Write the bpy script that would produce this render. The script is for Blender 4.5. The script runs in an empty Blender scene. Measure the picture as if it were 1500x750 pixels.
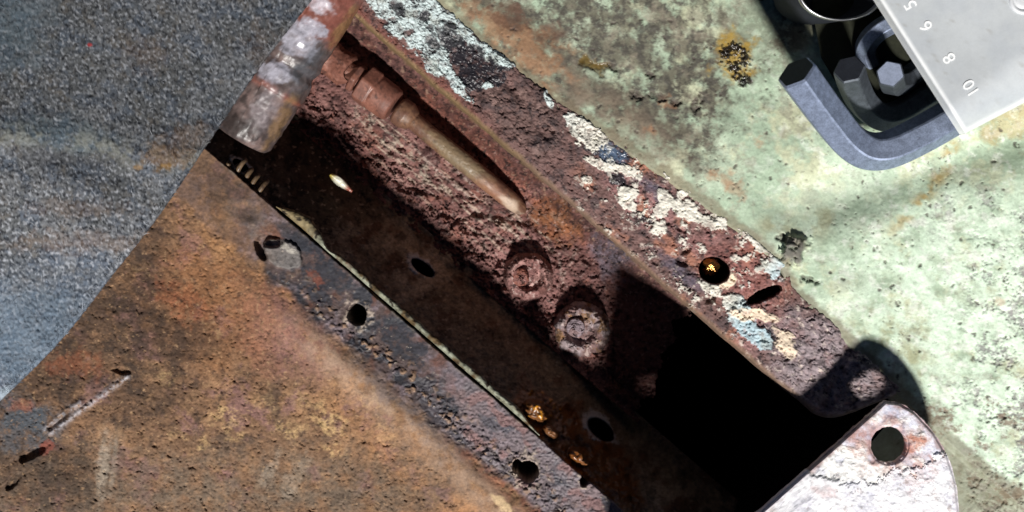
import bpy, math
import numpy as np

# ------------------------------------------------------------------ camera, light, exposure
H = 0.30                       # camera height over the flange plane (m)
S = 0.0002                     # metres per photo pixel on that plane
sc = bpy.context.scene
cam_d = bpy.data.cameras.new("Camera")
cam = bpy.data.objects.new("Camera", cam_d)
sc.collection.objects.link(cam)
cam.location = (0, 0, H)
cam_d.sensor_width = 36.0
cam_d.lens = 36.0
cam_d.clip_start = 0.005
cam_d.clip_end = 50.0
cam_d.dof.use_dof = True
cam_d.dof.focus_distance = H + 0.004
cam_d.dof.aperture_fstop = 17.0
sc.camera = cam

SUN_EL = math.radians(47.0)
world = bpy.data.worlds.new("World")
sc.world = world
world.use_nodes = True
wn = world.node_tree
bg = wn.nodes["Background"]
sky = wn.nodes.new("ShaderNodeTexSky")
sky.sky_type = 'NISHITA'
sky.sun_disc = False
sky.sun_elevation = SUN_EL
sky.sun_rotation = math.radians(180.0)
sky.altitude = 9000.0          # thin, dark sky: the photograph's shade is nearly black
sky.air_density = 0.5
sky.dust_density = 0.2
wn.links.new(sky.outputs[0], bg.inputs[0])
bg.inputs[1].default_value = 0.05

sun_d = bpy.data.lights.new("Sun", 'SUN')
sun_d.energy = 5.0
sun_d.angle = math.radians(5.0)
sun_d.color = (1.0, 0.965, 0.92)
sun = bpy.data.objects.new("Sun", sun_d)
sc.collection.objects.link(sun)
sun.rotation_euler = (math.radians(90) - SUN_EL, 0, 0)   # light travels towards +Y and down

sc.view_settings.view_transform = 'Standard'
sc.view_settings.look = 'None'
sc.view_settings.gamma = 1.0
sc.view_settings.exposure = 0.08

# ------------------------------------------------------------------ numeric helpers
rng = np.random.RandomState(7)
_perm = np.concatenate([rng.permutation(256)] * 2).astype(np.int64)
_ang = rng.rand(256) * 2 * np.pi
_gx, _gy = np.cos(_ang).astype(np.float32), np.sin(_ang).astype(np.float32)
_jx, _jy = rng.rand(256).astype(np.float32), rng.rand(256).astype(np.float32)


def perlin(x, y, seed=0):
    x = x + seed * 17.31
    y = y + seed * 9.77
    xi = np.floor(x).astype(np.int64); yi = np.floor(y).astype(np.int64)
    fx = (x - xi).astype(np.float32); fy = (y - yi).astype(np.float32)
    u = fx * fx * fx * (fx * (fx * 6 - 15) + 10)
    v = fy * fy * fy * (fy * (fy * 6 - 15) + 10)

    def g(ix, iy, dx, dy):
        h = _perm[(_perm[(ix + seed) & 255] + iy) & 255]
        return _gx[h] * dx + _gy[h] * dy
    n00 = g(xi, yi, fx, fy); n10 = g(xi + 1, yi, fx - 1, fy)
    n01 = g(xi, yi + 1, fx, fy - 1); n11 = g(xi + 1, yi + 1, fx - 1, fy - 1)
    a = n00 + u * (n10 - n00); b = n01 + u * (n11 - n01)
    return (a + v * (b - a)) * 1.5


def fbm(x, y, scale, octv=3, seed=0, gain=0.5):
    x = x / scale; y = y / scale
    t = 0; amp = 1.0; tot = 0.0
    for o in range(octv):
        t = t + amp * perlin(x, y, seed + o * 5)
        tot += amp; amp *= gain
        x = x * 2.03; y = y * 2.03
    return t / tot


def worley(x, y, scale, seed=0):
    """nearest and second nearest feature distance, cell value"""
    x = x / scale; y = y / scale
    xi = np.floor(x).astype(np.int64); yi = np.floor(y).astype(np.int64)
    f1 = np.full(x.shape, 9.0, np.float32); f2 = f1.copy(); idv = np.zeros(x.shape, np.float32)
    for i in (-1, 0, 1):
        for j in (-1, 0, 1):
            cx = xi + i; cy = yi + j
            h = _perm[(_perm[(cx + seed * 7) & 255] + cy) & 255]
            d = np.sqrt((cx + _jx[h] - x) ** 2 + (cy + _jy[h] - y) ** 2).astype(np.float32)
            near = d < f1
            f2 = np.where(near, f1, np.minimum(f2, d))
            idv = np.where(near, _jx[(h * 7 + 3) & 255], idv)
            f1 = np.where(near, d, f1)
    return f1, f2, idv


def sst(e0, e1, x):
    t = np.clip((x - e0) / (e1 - e0), 0, 1)
    return t * t * (3 - 2 * t)


def C(r, g, b):
    c = np.array([r, g, b], np.float32) / 255.0
    return np.where(c <= 0.04045, c / 12.92, ((c + 0.055) / 1.055) ** 2.4).astype(np.float32)


def mixc(col, c, m):
    m = np.clip(m, 0, 1)[..., None]
    return col * (1 - m) + c * m


_WARP = {}
def set_warp(x, y, amp, seed, brk=0.5):
    """ragged domain for every blob drawn on this grid"""
    _WARP.clear()
    _WARP.update(shape=x.shape, dx=amp * fbm(x, y, 30, 5, seed, 0.68), dy=amp * fbm(x, y, 30, 5, seed + 3, 0.68),
                 br=1 - brk * sst(0.02, 0.32, fbm(x, y, 16, 4, seed + 6, 0.7)), nz=0.30 * fbm(x, y, 20, 5, seed + 8, 0.7))


def blob(x, y, cx, cy, rx, ry=None, ang=0.0, nz=0.0, soft=0.2, raw=False):
    """filled ellipse whose outline is roughened by nz; 1 inside, 0 outside"""
    ry = rx if ry is None else ry
    use = (not raw) and _WARP.get("shape") == x.shape
    if use:
        k = min(1.0, min(rx, ry) / 16.0)
        x = x + _WARP["dx"] * k; y = y + _WARP["dy"] * k; nz = nz + _WARP["nz"]
    ca, sa = math.cos(math.radians(ang)), math.sin(math.radians(ang))
    dx = (x - cx) * ca + (y - cy) * sa
    dy = -(x - cx) * sa + (y - cy) * ca
    r = 1 - np.sqrt((dx / rx) ** 2 + (dy / ry) ** 2)
    m = sst(-soft, soft, r + nz)
    return m * _WARP["br"] if use else m


def seg(x, y, pts):
    """distance to a polyline in px"""
    d = np.full(x.shape, 1e9, np.float32)
    for (x0, y0), (x1, y1) in zip(pts[:-1], pts[1:]):
        vx, vy = x1 - x0, y1 - y0
        t = np.clip(((x - x0) * vx + (y - y0) * vy) / (vx * vx + vy * vy + 1e-9), 0, 1)
        d = np.minimum(d, np.hypot(x - x0 - t * vx, y - y0 - t * vy))
    return d


def W(px, py, z):
    """point seen at photo pixel (px, py) that stands at height z"""
    k = S * (H - z) / H
    return (px - 750.0) * k, (375.0 - py) * k, z


# slot frame: a runs along the slot (down and to the right), b across it
CT, ST = 0.755, 0.656
def AB(px, py): return (px - 305) * CT + (py - 222) * ST, (px - 305) * ST - (py - 222) * CT
def XY(a, b): return 305 + a * CT + b * ST, 222 + a * ST - b * CT


def axis(lo, hi, step, margin=0.0, mstep=8.0):
    parts = [np.arange(lo, hi + 1e-6, step)]
    if margin:
        parts = [np.arange(lo - margin, lo - 1e-6, mstep)] + parts + [np.arange(hi + mstep, hi + margin, mstep)]
    return np.concatenate(parts).astype(np.float32)


# ------------------------------------------------------------------ mesh + material helpers
def mesh_from(name, V, F, mat, parent=None, attrs=None, smooth=True):
    """V (n,3), F (m,4) quads or list of polygons"""
    me = bpy.data.meshes.new(name)
    if isinstance(F, np.ndarray):
        m, k = F.shape
        me.vertices.add(len(V)); me.vertices.foreach_set("co", np.ascontiguousarray(V, np.float32).ravel())
        me.loops.add(m * k); me.loops.foreach_set("vertex_index", np.ascontiguousarray(F, np.int32).ravel())
        me.polygons.add(m); me.polygons.foreach_set("loop_start", np.arange(0, m * k, k, dtype=np.int32))
    else:
        me.from_pydata([tuple(v) for v in V], [], F)
    me.update(calc_edges=True); me.validate()
    me.polygons.foreach_set("use_smooth", np.full(len(me.polygons), smooth))
    if attrs:
        for k, arr in attrs.items():
            if arr.ndim == 2:
                at = me.attributes.new(k, 'FLOAT_COLOR', 'POINT')
                rgba = np.ones((len(V), 4), np.float32); rgba[:, :3] = np.clip(arr, 0.002, 0.95)
                at.data.foreach_set("color", rgba.ravel())
            else:
                at = me.attributes.new(k, 'FLOAT', 'POINT')
                at.data.foreach_set("value", np.ascontiguousarray(arr, np.float32))
    me.materials.append(mat)
    o = bpy.data.objects.new(name, me)
    sc.collection.objects.link(o)
    if parent is not None:
        o.parent = parent
    return o


def sheet(name, X, Y, Z, mat, pig, gloss=None, parent=None, keep=None, flip=False):
    """structured grid of world points -> one mesh; keep masks vertices"""
    n, m = X.shape
    V = np.stack([X, Y, Z], -1).reshape(-1, 3)
    idx = np.arange(n * m).reshape(n, m)
    F = np.stack([idx[:-1, :-1], idx[1:, :-1], idx[1:, 1:], idx[:-1, 1:]], -1).reshape(-1, 4)
    if keep is not None:
        k = keep.reshape(-1)
        F = F[k[F].all(1)]
    # make faces look up
    p = V[F[len(F) // 2]]
    nz = np.cross(p[1] - p[0], p[2] - p[0])[2]
    if (nz < 0) != flip:
        F = F[:, ::-1]
    used = np.zeros(len(V), bool); used[F.ravel()] = True
    remap = np.cumsum(used) - 1
    at = {"pigment": pig.reshape(-1, 3)[used]}
    g = np.zeros(len(V), np.float32) if gloss is None else gloss.reshape(-1)
    at["gloss"] = g[used]
    return mesh_from(name, V[used], remap[F], mat, parent, at)


def surf_mat(name, rough=0.85, gloss_rough=0.25, grain=5200.0, grain_amt=0.35, bump=0.25, metal=0.0, spec=0.35, attr=True, color=(0.3, 0.3, 0.3)):
    m = bpy.data.materials.new(name); m.use_nodes = True
    nt = m.node_tree; N = nt.nodes; L = nt.links
    b = N["Principled BSDF"]
    tc = N.new("ShaderNodeTexCoord")
    no = N.new("ShaderNodeTexNoise"); no.inputs["Scale"].default_value = grain; no.inputs["Detail"].default_value = 3.0
    L.new(tc.outputs["Object"], no.inputs["Vector"])
    no2 = N.new("ShaderNodeTexNoise"); no2.inputs["Scale"].default_value = grain * 0.23; no2.inputs["Detail"].default_value = 4.0
    L.new(tc.outputs["Object"], no2.inputs["Vector"])
    mr = N.new("ShaderNodeMapRange"); mr.inputs[1].default_value = 0.3; mr.inputs[2].default_value = 0.7
    mr.inputs[3].default_value = 1 - grain_amt; mr.inputs[4].default_value = 1 + grain_amt
    mx = N.new("ShaderNodeMath"); mx.operation = 'ADD'
    L.new(no.outputs[0], mx.inputs[0]); L.new(no2.outputs[0], mx.inputs[1])
    hf = N.new("ShaderNodeMath"); hf.operation = 'MULTIPLY'; hf.inputs[1].default_value = 0.5
    L.new(mx.outputs[0], hf.inputs[0]); L.new(hf.outputs[0], mr.inputs[0])
    mul = N.new("ShaderNodeMix"); mul.data_type = 'RGBA'; mul.blend_type = 'MULTIPLY'; mul.inputs[0].default_value = 1.0
    if attr:
        at = N.new("ShaderNodeAttribute"); at.attribute_name = "pigment"
        L.new(at.outputs["Color"], mul.inputs[6])
        ag = N.new("ShaderNodeAttribute"); ag.attribute_name = "gloss"
        rr = N.new("ShaderNodeMapRange"); rr.inputs[3].default_value = rough; rr.inputs[4].default_value = gloss_rough
        L.new(ag.outputs["Fac"], rr.inputs[0]); L.new(rr.outputs[0], b.inputs["Roughness"])
        sp = N.new("ShaderNodeMapRange"); sp.inputs[3].default_value = spec; sp.inputs[4].default_value = 0.6
        L.new(ag.outputs["Fac"], sp.inputs[0]); L.new(sp.outputs[0], b.inputs["Specular IOR Level"])
    else:
        mul.inputs[6].default_value = (*color, 1)
        b.inputs["Roughness"].default_value = rough
        b.inputs["Specular IOR Level"].default_value = spec
    L.new(mr.outputs[0], mul.inputs[7])
    L.new(mul.outputs[2], b.inputs["Base Color"])
    b.inputs["Metallic"].default_value = metal
    bp = N.new("ShaderNodeBump"); bp.inputs["Strength"].default_value = bump; bp.inputs["Distance"].default_value = 0.0002
    L.new(hf.outputs[0], bp.inputs["Height"]); L.new(bp.outputs[0], b.inputs["Normal"])
    return m


M_RUST = surf_mat("rust", rough=0.88, spec=0.25, grain_amt=0.32, bump=0.5)
M_PAINT = surf_mat("weathered_paint", rough=0.75, spec=0.3, grain_amt=0.16, bump=0.3)
M_FELT = surf_mat("felt", rough=0.95, spec=0.1, grain=7000, grain_amt=0.35, bump=0.5)
M_TUBE = surf_mat("corroded_tube", rough=0.6, gloss_rough=0.3, spec=0.5, grain_amt=0.25, bump=0.3)
M_BLACK = surf_mat("black_oxide", rough=0.5, metal=0.75, spec=0.6, grain=2600, grain_amt=0.45, bump=0.25, attr=False, color=tuple(C(146, 158, 182)))
M_BLACK_SHADED = surf_mat("shaded_black_oxide", rough=0.55, metal=0.5, spec=0.4, grain=2600, grain_amt=0.45, bump=0.25, attr=False, color=tuple(C(78, 84, 92)))  # darker copy of the key steel; inner keys' shade put into the colour
M_BLACKEND = surf_mat("socket_black_unlit_end", rough=0.65, spec=0.2, grain=2500, grain_amt=0.3, bump=0.1, attr=False, color=tuple(C(40, 43, 50)))  # socket black; on key ends this tone also paints their unlit side
M_STEEL = surf_mat("worn_steel", rough=0.3, metal=1.0, grain=1800, grain_amt=0.2, bump=0.08, attr=False, color=(0.55, 0.55, 0.56))
M_BRIGHT = surf_mat("bright_key_end", rough=0.42, metal=0.3, spec=0.6, grain=2500, grain_amt=0.25, bump=0.15, attr=False, color=tuple(C(150, 160, 182)))
M_HOLD = surf_mat("holder_plastic", rough=0.6, gloss_rough=0.36, spec=0.5, grain=2600, grain_amt=0.06, bump=0.06)
M_MARK = surf_mat("white_marking", rough=0.6, grain=3000, grain_amt=0.08, bump=0.0, attr=False, color=tuple(C(244, 246, 246)))
M_DARK = surf_mat("dark_interior", rough=0.9, spec=0.1, attr=False, color=tuple(C(34, 30, 27)))  # near-black base colour for the hollow and the holder's block
M_LOW = surf_mat("dark_olive_shade", rough=0.75, spec=0.2, grain=1800, grain_amt=0.35, bump=0.1, attr=False, color=tuple(C(40, 42, 32)))  # dark tone of the added plate, standing in for shade under the keys
M_BRASS = surf_mat("wet_amber_brass", rough=0.18, metal=0.9, grain=2500, grain_amt=0.5, bump=0.6, attr=False, color=(0.30, 0.15, 0.045))


def tag(o, label=None, cat=None, group=None, kind=None):
    if label: o["label"] = label
    if cat: o["category"] = cat
    if group: o["group"] = group
    if kind: o["kind"] = kind
    return o


def empty(name, loc=(0, 0, 0)):
    o = bpy.data.objects.new(name, None); sc.collection.objects.link(o); o.location = loc
    o.empty_display_size = 0.01
    return o


def hole_depth(x, y, cx, cy, r, ry=None, ang=0, edge=0.12):
    return blob(x, y, cx, cy, r, ry, ang, 0, edge)


def sub_bump(x, y, seed, pits=0.5, amp=1.0):
    """crumbly rust relief in mm"""
    p1 = fbm(x, y, 9, 4, seed + 3, 0.62); p2 = fbm(x * 0.8 + 0.6 * y, y - 0.5 * x, 17, 4, seed + 7, 0.62); p3 = fbm(x, y, 5.5, 3, seed + 9, 0.6)
    z = 0.30 * fbm(x, y, 26, 5, seed, 0.62) + 0.24 * fbm(x, y, 6.5, 3, seed + 1, 0.65)
    z = z - pits * 0.75 * sst(0.20, 0.42, p1) - pits * 1.0 * sst(0.26, 0.44, p2) - pits * 0.45 * sst(0.2, 0.4, p3)
    z = z + 0.25 * sst(0.2, 0.5, -p1)
    return z * amp


# ================================================================== LARGE STRUCTURE
# ------------------------------------------------------------------ rust plate with drilled flange
def build_plate():
    a = axis(-260, 905, 1.35, 160, 10)
    b = np.concatenate([axis(-640, 0, 1.35, 0)])
    b = np.concatenate([np.arange(-800, -641, 10), b, [0.6, 1.0, 1.3, 1.5]]).astype(np.float32)
    A, B = np.meshgrid(a, b, indexing='ij')
    wob = 2.6 * fbm(A, A * 0 + 3.3, 60, 3, 3) + 1.0 * fbm(A, A * 0 + 7.7, 9, 2, 4)
    nb = len(b)
    over = np.zeros_like(A); over[:, -4:] = np.array([0.5, 1.4, 2.3, 3.2])
    Bw = B + wob * sst(-40, 0, B)
    x, y = XY(A, Bw)
    lo = fbm(x, y, 240, 2, 11)
    n1 = fbm(x, y, 120, 4, 12); n2 = fbm(x, y, 40, 4, 13); n3 = fbm(x, y, 12, 3, 14); n4 = fbm(x, y, 4.5, 2, 15)
    n5 = fbm(x, y, 75, 4, 16); n6 = fbm(x, y, 24, 4, 17)
    fl = sst(-88, -70, B + 9 * n2)                      # flange
    plate = 1 - fl
    # --- relief
    ridge = np.exp(-((B + 108 + 6 * n1) / 26) ** 2) * sst(60, 330, A)
    z = 1.4 * lo * sst(-60, -160, B) + 2.6 * ridge - 1.2 * sst(-150, -420, B) * sst(200, 500, A)
    rough = 1 - 0.75 * ridge
    sb = sub_bump(x, y, 21, 0.55)
    z = z + plate * rough * (sb * 0.85 + 0.25 * n6 + 0.4 * n2)
    grav = np.exp(-((B + 62 + 10 * n1) / 20) ** 2) * sst(150, 320, A)
    f1, f2, idv = worley(x, y, 9.0, 31)
    wx_ = x + 6 * n3 + 4 * n4; wy_ = y + 6 * fbm(x, y, 12, 3, 38)
    f1, f2, idv = worley(wx_, wy_, 9.0, 31)
    g1, g2, idg = worley(wx_, wy_, 5.6, 33)
    crumb = sst(0.62, 0.2, f1) * (idv > 0.45)
    z = z + grav * (0.75 * crumb + 0.35 * sst(0.6, 0.15, g1) * (idg > 0.5))
    lower = sst(430, 560, A) * fl                        # cracked, pebbly lower flange
    z = z + fl * (0.16 * n3 + 0.12 * n4 + 0.22 * n6) + lower * 0.32 * sst(0.65, 0.2, g1)
    # flake and gap
    gap = blob(x, y, 396, 353, 19, 9, 8, 0.3 * n3) + blob(x, y, 381, 366, 6, 14, -25, 0.3 * n3)
    flake = blob(x, y, 414, 372, 30, 20, 25, 0.25 * n6 + 0.1 * n3, 0.08)
    z = z + 1.3 * flake * (1 - np.clip(gap, 0, 1)) - 3.5 * np.clip(gap, 0, 1) * (1 - flake * 0.6)
    dimple = blob(x, y, 364, 310, 15, 12, 20, 0.1 * n3, 0.6)
    z = z - 1.0 * dimple
    # weld scar
    dw = seg(x, y, [(74, 634), (110, 607), (150, 578), (186, 552)])
    dw2 = seg(x, y, [(66, 628), (84, 612), (118, 588)])
    z = z + 0.9 * np.exp(-(dw / 3.4) ** 2) * (.7 + .5 * n3) + 0.7 * np.exp(-(dw2 / 4.5) ** 2)
    dgap = seg(x, y, [(72, 627), (100, 604)])
    z = z - 1.3 * np.exp(-(dgap / 3.0) ** 2) - 2.6 * blob(x, y, 48, 664, 22, 7, -28, 0.4 * n3) - 1.2 * blob(x, y, 178, 543, 13, 5, 10, 0.3 * n3)
    z = z - 1.6 * blob(x, y, 20, 705, 16, 6, -50, 0.3 * n3)
    # --- pigment
    set_warp(x, y, 26, 300, 0.6)
    m1 = fbm(x, y, 60, 6, 310, 0.66); m2 = fbm(x, y, 34, 6, 312, 0.68); m3 = fbm(x, y, 18, 5, 314, 0.7); m4 = fbm(x, y, 7, 4, 316, 0.7)
    col = np.zeros(x.shape + (3,), np.float32) + C(124, 95, 73)
    col = mixc(col, C(146, 112, 84), sst(-0.05, 0.3, m1))
    col = mixc(col, C(88, 70, 58), sst(0.0, 0.3, m2) * .9)
    col = mixc(col, C(128, 96, 92), 0.8 * sst(0.08, 0.32, fbm(x, y, 70, 6, 318, 0.66)))
    col = mixc(col, C(142, 112, 84), 0.7 * sst(0.1, 0.35, fbm(x, y, 30, 6, 320, 0.7)))
    og = np.exp(-(seg(x, y, [(275, 285), (350, 350), (430, 430), (500, 500)]) / 40) ** 2)
    col = mixc(col, C(164, 122, 84), og * sst(-0.4, 0.25, m1 + 0.4 * m3) * 0.9)
    ob_ = np.exp(-((B + 150) / 46) ** 2) * sst(330, 420, A)
    col = mixc(col, C(176, 128, 88), .6 * ob_ * sst(-.3, .3, m1 + .3 * m3))
    col = mixc(col, C(134, 96, 92), 0.6 * blob(x, y, 420, 480, 80, 60, 40, 0.5 * n2, 0.5))
    col = mixc(col, C(148, 98, 60), 0.45 * blob(x, y, 300, 450, 110, 80, 20, 0.6 * n2, 0.5))
    gz = sst(600, 720, y + 60 * m1) * sst(760, 500, x)
    col = mixc(col, C(116, 102, 88), gz * 0.7 * sst(-.4, .2, m2))
    for (cx, cy, r_, q) in [(330, 612, 20, .8), (345, 640, 12, .6), (422, 632, 20, .8), (468, 612, 26, .6), (490, 622, 20, .7), (490, 660, 15, .85), (300, 648, 9, .6), (255, 632, 14, .4), (296, 655, 7, .8),
                            (560, 640, 20, .3), (246, 552, 16, .7), (388, 590, 18, .3), (208, 398, 16, .4), (222, 430, 10, .4), (540, 590, 22, .3), (440, 585, 14, .3), (303, 470, 10, .5), (320, 490, 8, .5), (270, 640, 8, .5)]:
        col = mixc(col, C(206, 174, 124), q * .65 * blob(x, y, cx, cy, r_, r_ * 0.8, 10, 0.7 * m3 - .1, 0.5) * sst(-.25, .2, m4 + m3))
    for (cx, cy, rx, ry, q) in [(150, 440, 85, 60, .9), (235, 470, 60, 50, .6), (255, 505, 80, 34, .75), (50, 560, 90, 56, .8), (40, 680, 70, 70, .7), (210, 580, 60, 40, .7), (340, 300, 60, 30, .6), (300, 265, 50, 40, .7), (100, 700, 50, 50, .6), (210, 350, 40, 70, .8), (120, 520, 70, 40, .6)]:
        col = mixc(col, C(58, 48, 42), .85 * q * blob(x, y, cx, cy, rx, ry, 0, 0.6 * m2, 0.6))
    col = mixc(col, C(82, 86, 92), 0.75 * blob(x, y, 42, 625, 46, 34, -20, 0.6 * n6, 0.5) + 0.5 * blob(x, y, 20, 600, 40, 30, 0, 0.6 * n6, 0.5))
    col = mixc(col, C(158, 92, 62), 0.5 * blob(x, y, 35, 592, 20, 9, -10, 0.7 * n3, 0.5) + 0.35 * blob(x, y, 110, 535, 40, 18, 0, 0.8 * n3, 0.5) + 0.35 * blob(x, y, 270, 440, 40, 20, 30, 0.8 * n3, 0.5))
    col = mixc(col, C(176, 164, 148), 0.55 * blob(x, y, 150, 688, 7, 50, 4, 0.6 * n3, 0.6) + 0.4 * blob(x, y, 166, 685, 4, 34, 4, 0.6 * n3, 0.6) + .3 * blob(x, y, 430, 700, 10, 36, 30, 0.8 * n3, .6) + .3 * blob(x, y, 395, 690, 8, 26, 30, 0.8 * n3, .6))
    # grit
    col = col * (1 + 0.42 * m4 + 0.18 * n4 + 0.25 * m3)[..., None]
    col = mixc(col, C(56, 42, 36), 0.7 * sst(0.16, 0.42, fbm(x, y, 8, 4, 41, 0.68)) * plate)
    col = mixc(col, C(186, 152, 116), 0.55 * sst(0.24, 0.48, fbm(x, y, 8, 4, 43, 0.7)) * plate)
    # ridge: paler beige grey
    col = mixc(col, C(170, 144, 124), 0.7 * ridge * sst(-0.5, 0.3, n6 + 0.4 * n3) * sst(180, 330, A))
    col = mixc(col, C(112, 104, 106), 0.55 * blob(x, y, 575, 565, 60, 22, 41, 0.6 * n6, 0.5) + .4 * blob(x, y, 660, 640, 60, 24, 41, 0.6 * n6, .5))
    col = mixc(col, C(160, 98, 72), 0.7 * np.exp(-((B + 82) / 13) ** 2) * sst(520, 620, A + 60 * n6) * sst(-0.5, 0.2, n3 + n6))
    col = mixc(col, C(218, 190, 148), .8 * blob(x, y, 737, 742, 22, 6, 41, 0.6 * n3, .4))
    # flange tones
    fcol = np.zeros_like(col) + C(84, 70, 68)
    fcol = mixc(fcol, C(116, 104, 110), sst(-0.1, 0.35, n5 + 0.5 * n3))
    fcol = mixc(fcol, C(100, 68, 58), sst(0.05, 0.35, fbm(x, y, 55, 4, 51)))
    fcol = mixc(fcol, C(50, 50, 57), sst(0.0, 0.25, fbm(x, y, 48, 4, 53)))
    fcol = mixc(fcol, C(128, 117, 122), 0.75 * lower)
    fcol = mixc(fcol, C(76, 76, 84), 0.8 * lower * sst(0.05, 0.3, n2))
    fcol = mixc(fcol, C(140, 104, 100), 0.6 * lower * sst(0.1, 0.3, fbm(x, y, 35, 3, 57)))
    for (cx, cy, rx, ry, an) in [(455, 352, 34, 20, 40), (588, 500, 46, 20, 50), (480, 400, 40, 18, 40), (430, 345, 26, 12, 40), (655, 590, 22, 12, 45), (470, 430, 30, 14, 30)]:
        m_ = blob(x, y, cx, cy, rx, ry, an, 0.6 * n6 + 0.25 * n3, 0.15)
        fcol = mixc(fcol, C(46, 48, 56), 0.9 * m_)
    fcol = mixc(fcol, C(100, 98, 100), 0.9 * blob(x, y, 360, 318, 36, 20, 30, 0.5 * n6, 0.3))
    fcol = mixc(fcol, C(60, 60, 64), 0.8 * dimple)
    fcol = mixc(fcol, C(112, 108, 106), 0.9 * flake)
    fcol = mixc(fcol, C(176, 170, 160), 0.8 * flake * (blob(x, y, 410, 358, 26, 5, 28, 0.5 * n3)))
    fcol = mixc(fcol, C(110, 62, 48), 0.8 * blob(x, y, 462, 410, 8, 16, -20, 0.6 * n3, .2))
    fcol = fcol * (1 + 0.45 * m4 + 0.2 * n4 + 0.2 * m3)[..., None]
    fcol = mixc(fcol, C(40, 36, 36), 0.7 * sst(0.18, 0.42, fbm(x, y, 8, 4, 45, 0.68)))
    fcol = mixc(fcol, C(186, 172, 158), 0.7 * ((idg > 0.88) * sst(0.55 * (idg - .5), 0.1, g1 + .15 * n4)) * sst(-0.1, 0.5, n2 + grav))
    fcol = mixc(fcol, C(160, 128, 100), 0.7 * grav * crumb * (idv > 0.7))
    fcol = mixc(fcol, C(58, 48, 46), 0.8 * grav * sst(0.45, 0.7, f1))
    fl2 = sst(-92, -74, B + 12 * n2 + 8 * n6)
    early = sst(60, 190, A + 60 * n2)
    fl2 = fl2 * (0.25 + 0.75 * early)
    col = col * (1 - fl2[..., None]) + fcol * fl2[..., None]
    weld = np.exp(-(dw / 4.2) ** 2) * sst(-0.6, 0.2, n3 + n4) + 0.7 * np.exp(-(dw2 / 4.5) ** 2) * sst(-0.4, 0.3, n3 + n4)
    col = mixc(col, C(196, 196, 204), 0.75 * weld * (.65 + .6 * m3 + .4 * m4))
    col = mixc(col, C(128, 72, 60), .8 * blob(x, y, 66, 656, 13, 10, 0, .6 * n3))
    edge = sst(-5, 0, B)
    col = mixc(col, C(128, 116, 104), edge * 0.5 * sst(-0.1, 0.4, n6 + n3))
    # holes
    hs = [(523, 461, 13, 15, 0), (774, 691, 14, 15, 0), (757, 683, 6, 10, 10), (858, 703, 7, 10, 30)]
    hd = 0
    for (cx, cy, rx, ry, an) in hs:
        rim = blob(x, y, cx, cy, rx * 1.55, ry * 1.5, an, 0.5 * n3, 0.3)
        col = mixc(col, C(176, 160, 144), 0.8 * rim * sst(-0.3, 0.3, n3 + n4))
        z = z + 0.35 * rim
        hm = blob(x, y, cx, cy, rx, ry, an, 0.16 * n3, 0.10, raw=True)
        hd = np.maximum(hd, hm)
        col = mixc(col, C(96, 86, 72), hm)
    z = z - 26 * hd
    z = z - over
    gl = 0.55 * weld + 0.30 * fl2 * sst(0.0, 0.25, fbm(x, y, 48, 4, 53)) + 0.2 * fl2
    X, Y, _ = W(x, y, np.maximum(z, -2.0) * 0.001); Z = z * 0.001
    return sheet("rusty_plate", X, Y, Z, M_RUST, col, gl)


plate = tag(build_plate(), "rust-brown pitted steel plate with a grey drilled flange running along the open slot", "steel plate")


def build_seal():
    a = axis(128, 640, 1.3)
    b = np.linspace(0, 1, 14).astype(np.float32)
    A, T = np.meshgrid(a, b, indexing='ij')
    wid = 11 + 3.5 * fbm(A, A * 0 + 1.0, 70, 3, 61) + 2.5 * fbm(A, A * 0 + 5.0, 12, 2, 62)
    wid = wid + 9 * np.exp(-((A - 178) / 26) ** 2)
    wid = wid * (0.15 + 0.85 * sst(125, 150, A)) * (0.2 + 0.8 * sst(642, 585, A)) * (1 - 0.65 * np.exp(-((A - 228) / 13) ** 2))
    Bv = 3.6 + wid * T
    x, y = XY(A, Bv)
    n3 = fbm(x, y, 11, 3, 64); n4 = fbm(x, y, 4, 2, 65); n2 = fbm(x, y, 40, 3, 66)
    z = -1.2 + 1.5 * np.clip(np.sin(np.pi * np.clip(T, 0, 1)), 0, 1) ** 0.7 + 0.35 * n3 + 0.2 * n4 - 5 * sst(.88, 1, T)
    z = z - 3.0 * sst(0.10, 0.0, T)
    set_warp(x, y, 8, 330)
    col = np.zeros(x.shape + (3,), np.float32) + C(150, 150, 128)
    col = mixc(col, C(186, 190, 168), sst(-0.1, 0.3, n2 + 0.4 * n3))
    col = mixc(col, C(112, 92, 62), sst(0.05, 0.35, fbm(x, y, 25, 3, 67)))
    col = mixc(col, C(156, 132, 88), sst(205, 180, A) * 0.8)
    col = mixc(col, C(52, 44, 34), sst(0.15, 0.4, fbm(x, y, 10, 3, 68)))
    col = mixc(col, C(120, 62, 46), 0.7 * np.exp(-((A - 262) / 16) ** 2) * sst(-.2, .3, n3))
    col = mixc(col, C(84, 74, 52), 0.7 * sst(0.6, 1, T) * sst(-.3, .3, n3))
    col = col * (.6 + .5 * fbm(x, y, 9, 4, 69, .7))[..., None]
    X, Y, Z = W(x, y, z * 0.001)
    return sheet("edge_seal", X, Y, Z, M_PAINT, col, None, plate)


tag(build_seal(), "pale grey-green sealing strip along the plate edge")


# ------------------------------------------------------------------ channel inside the slot
ZF = -36.0
def channel_profile(B, A):
    """height (mm) of the clean channel surface over visible coordinate b"""
    wall = np.interp(B, [0, 3, 60, 100, 118, 132], [-1.5, -3, -20, -32.5, -35.6, ZF])
    floor = np.interp(B, [132, 200, 252, 266, 279, 290, 297, 300], [ZF, -35.8, -35.2, -33.0, -22, -8, -3.5, -3])
    z = np.where(B < 132, wall, floor)
    return z


def floor_z(px, py):
    a, b = AB(np.array([px], float), np.array([py], float))
    return float(channel_profile(b, a)[0])


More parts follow.
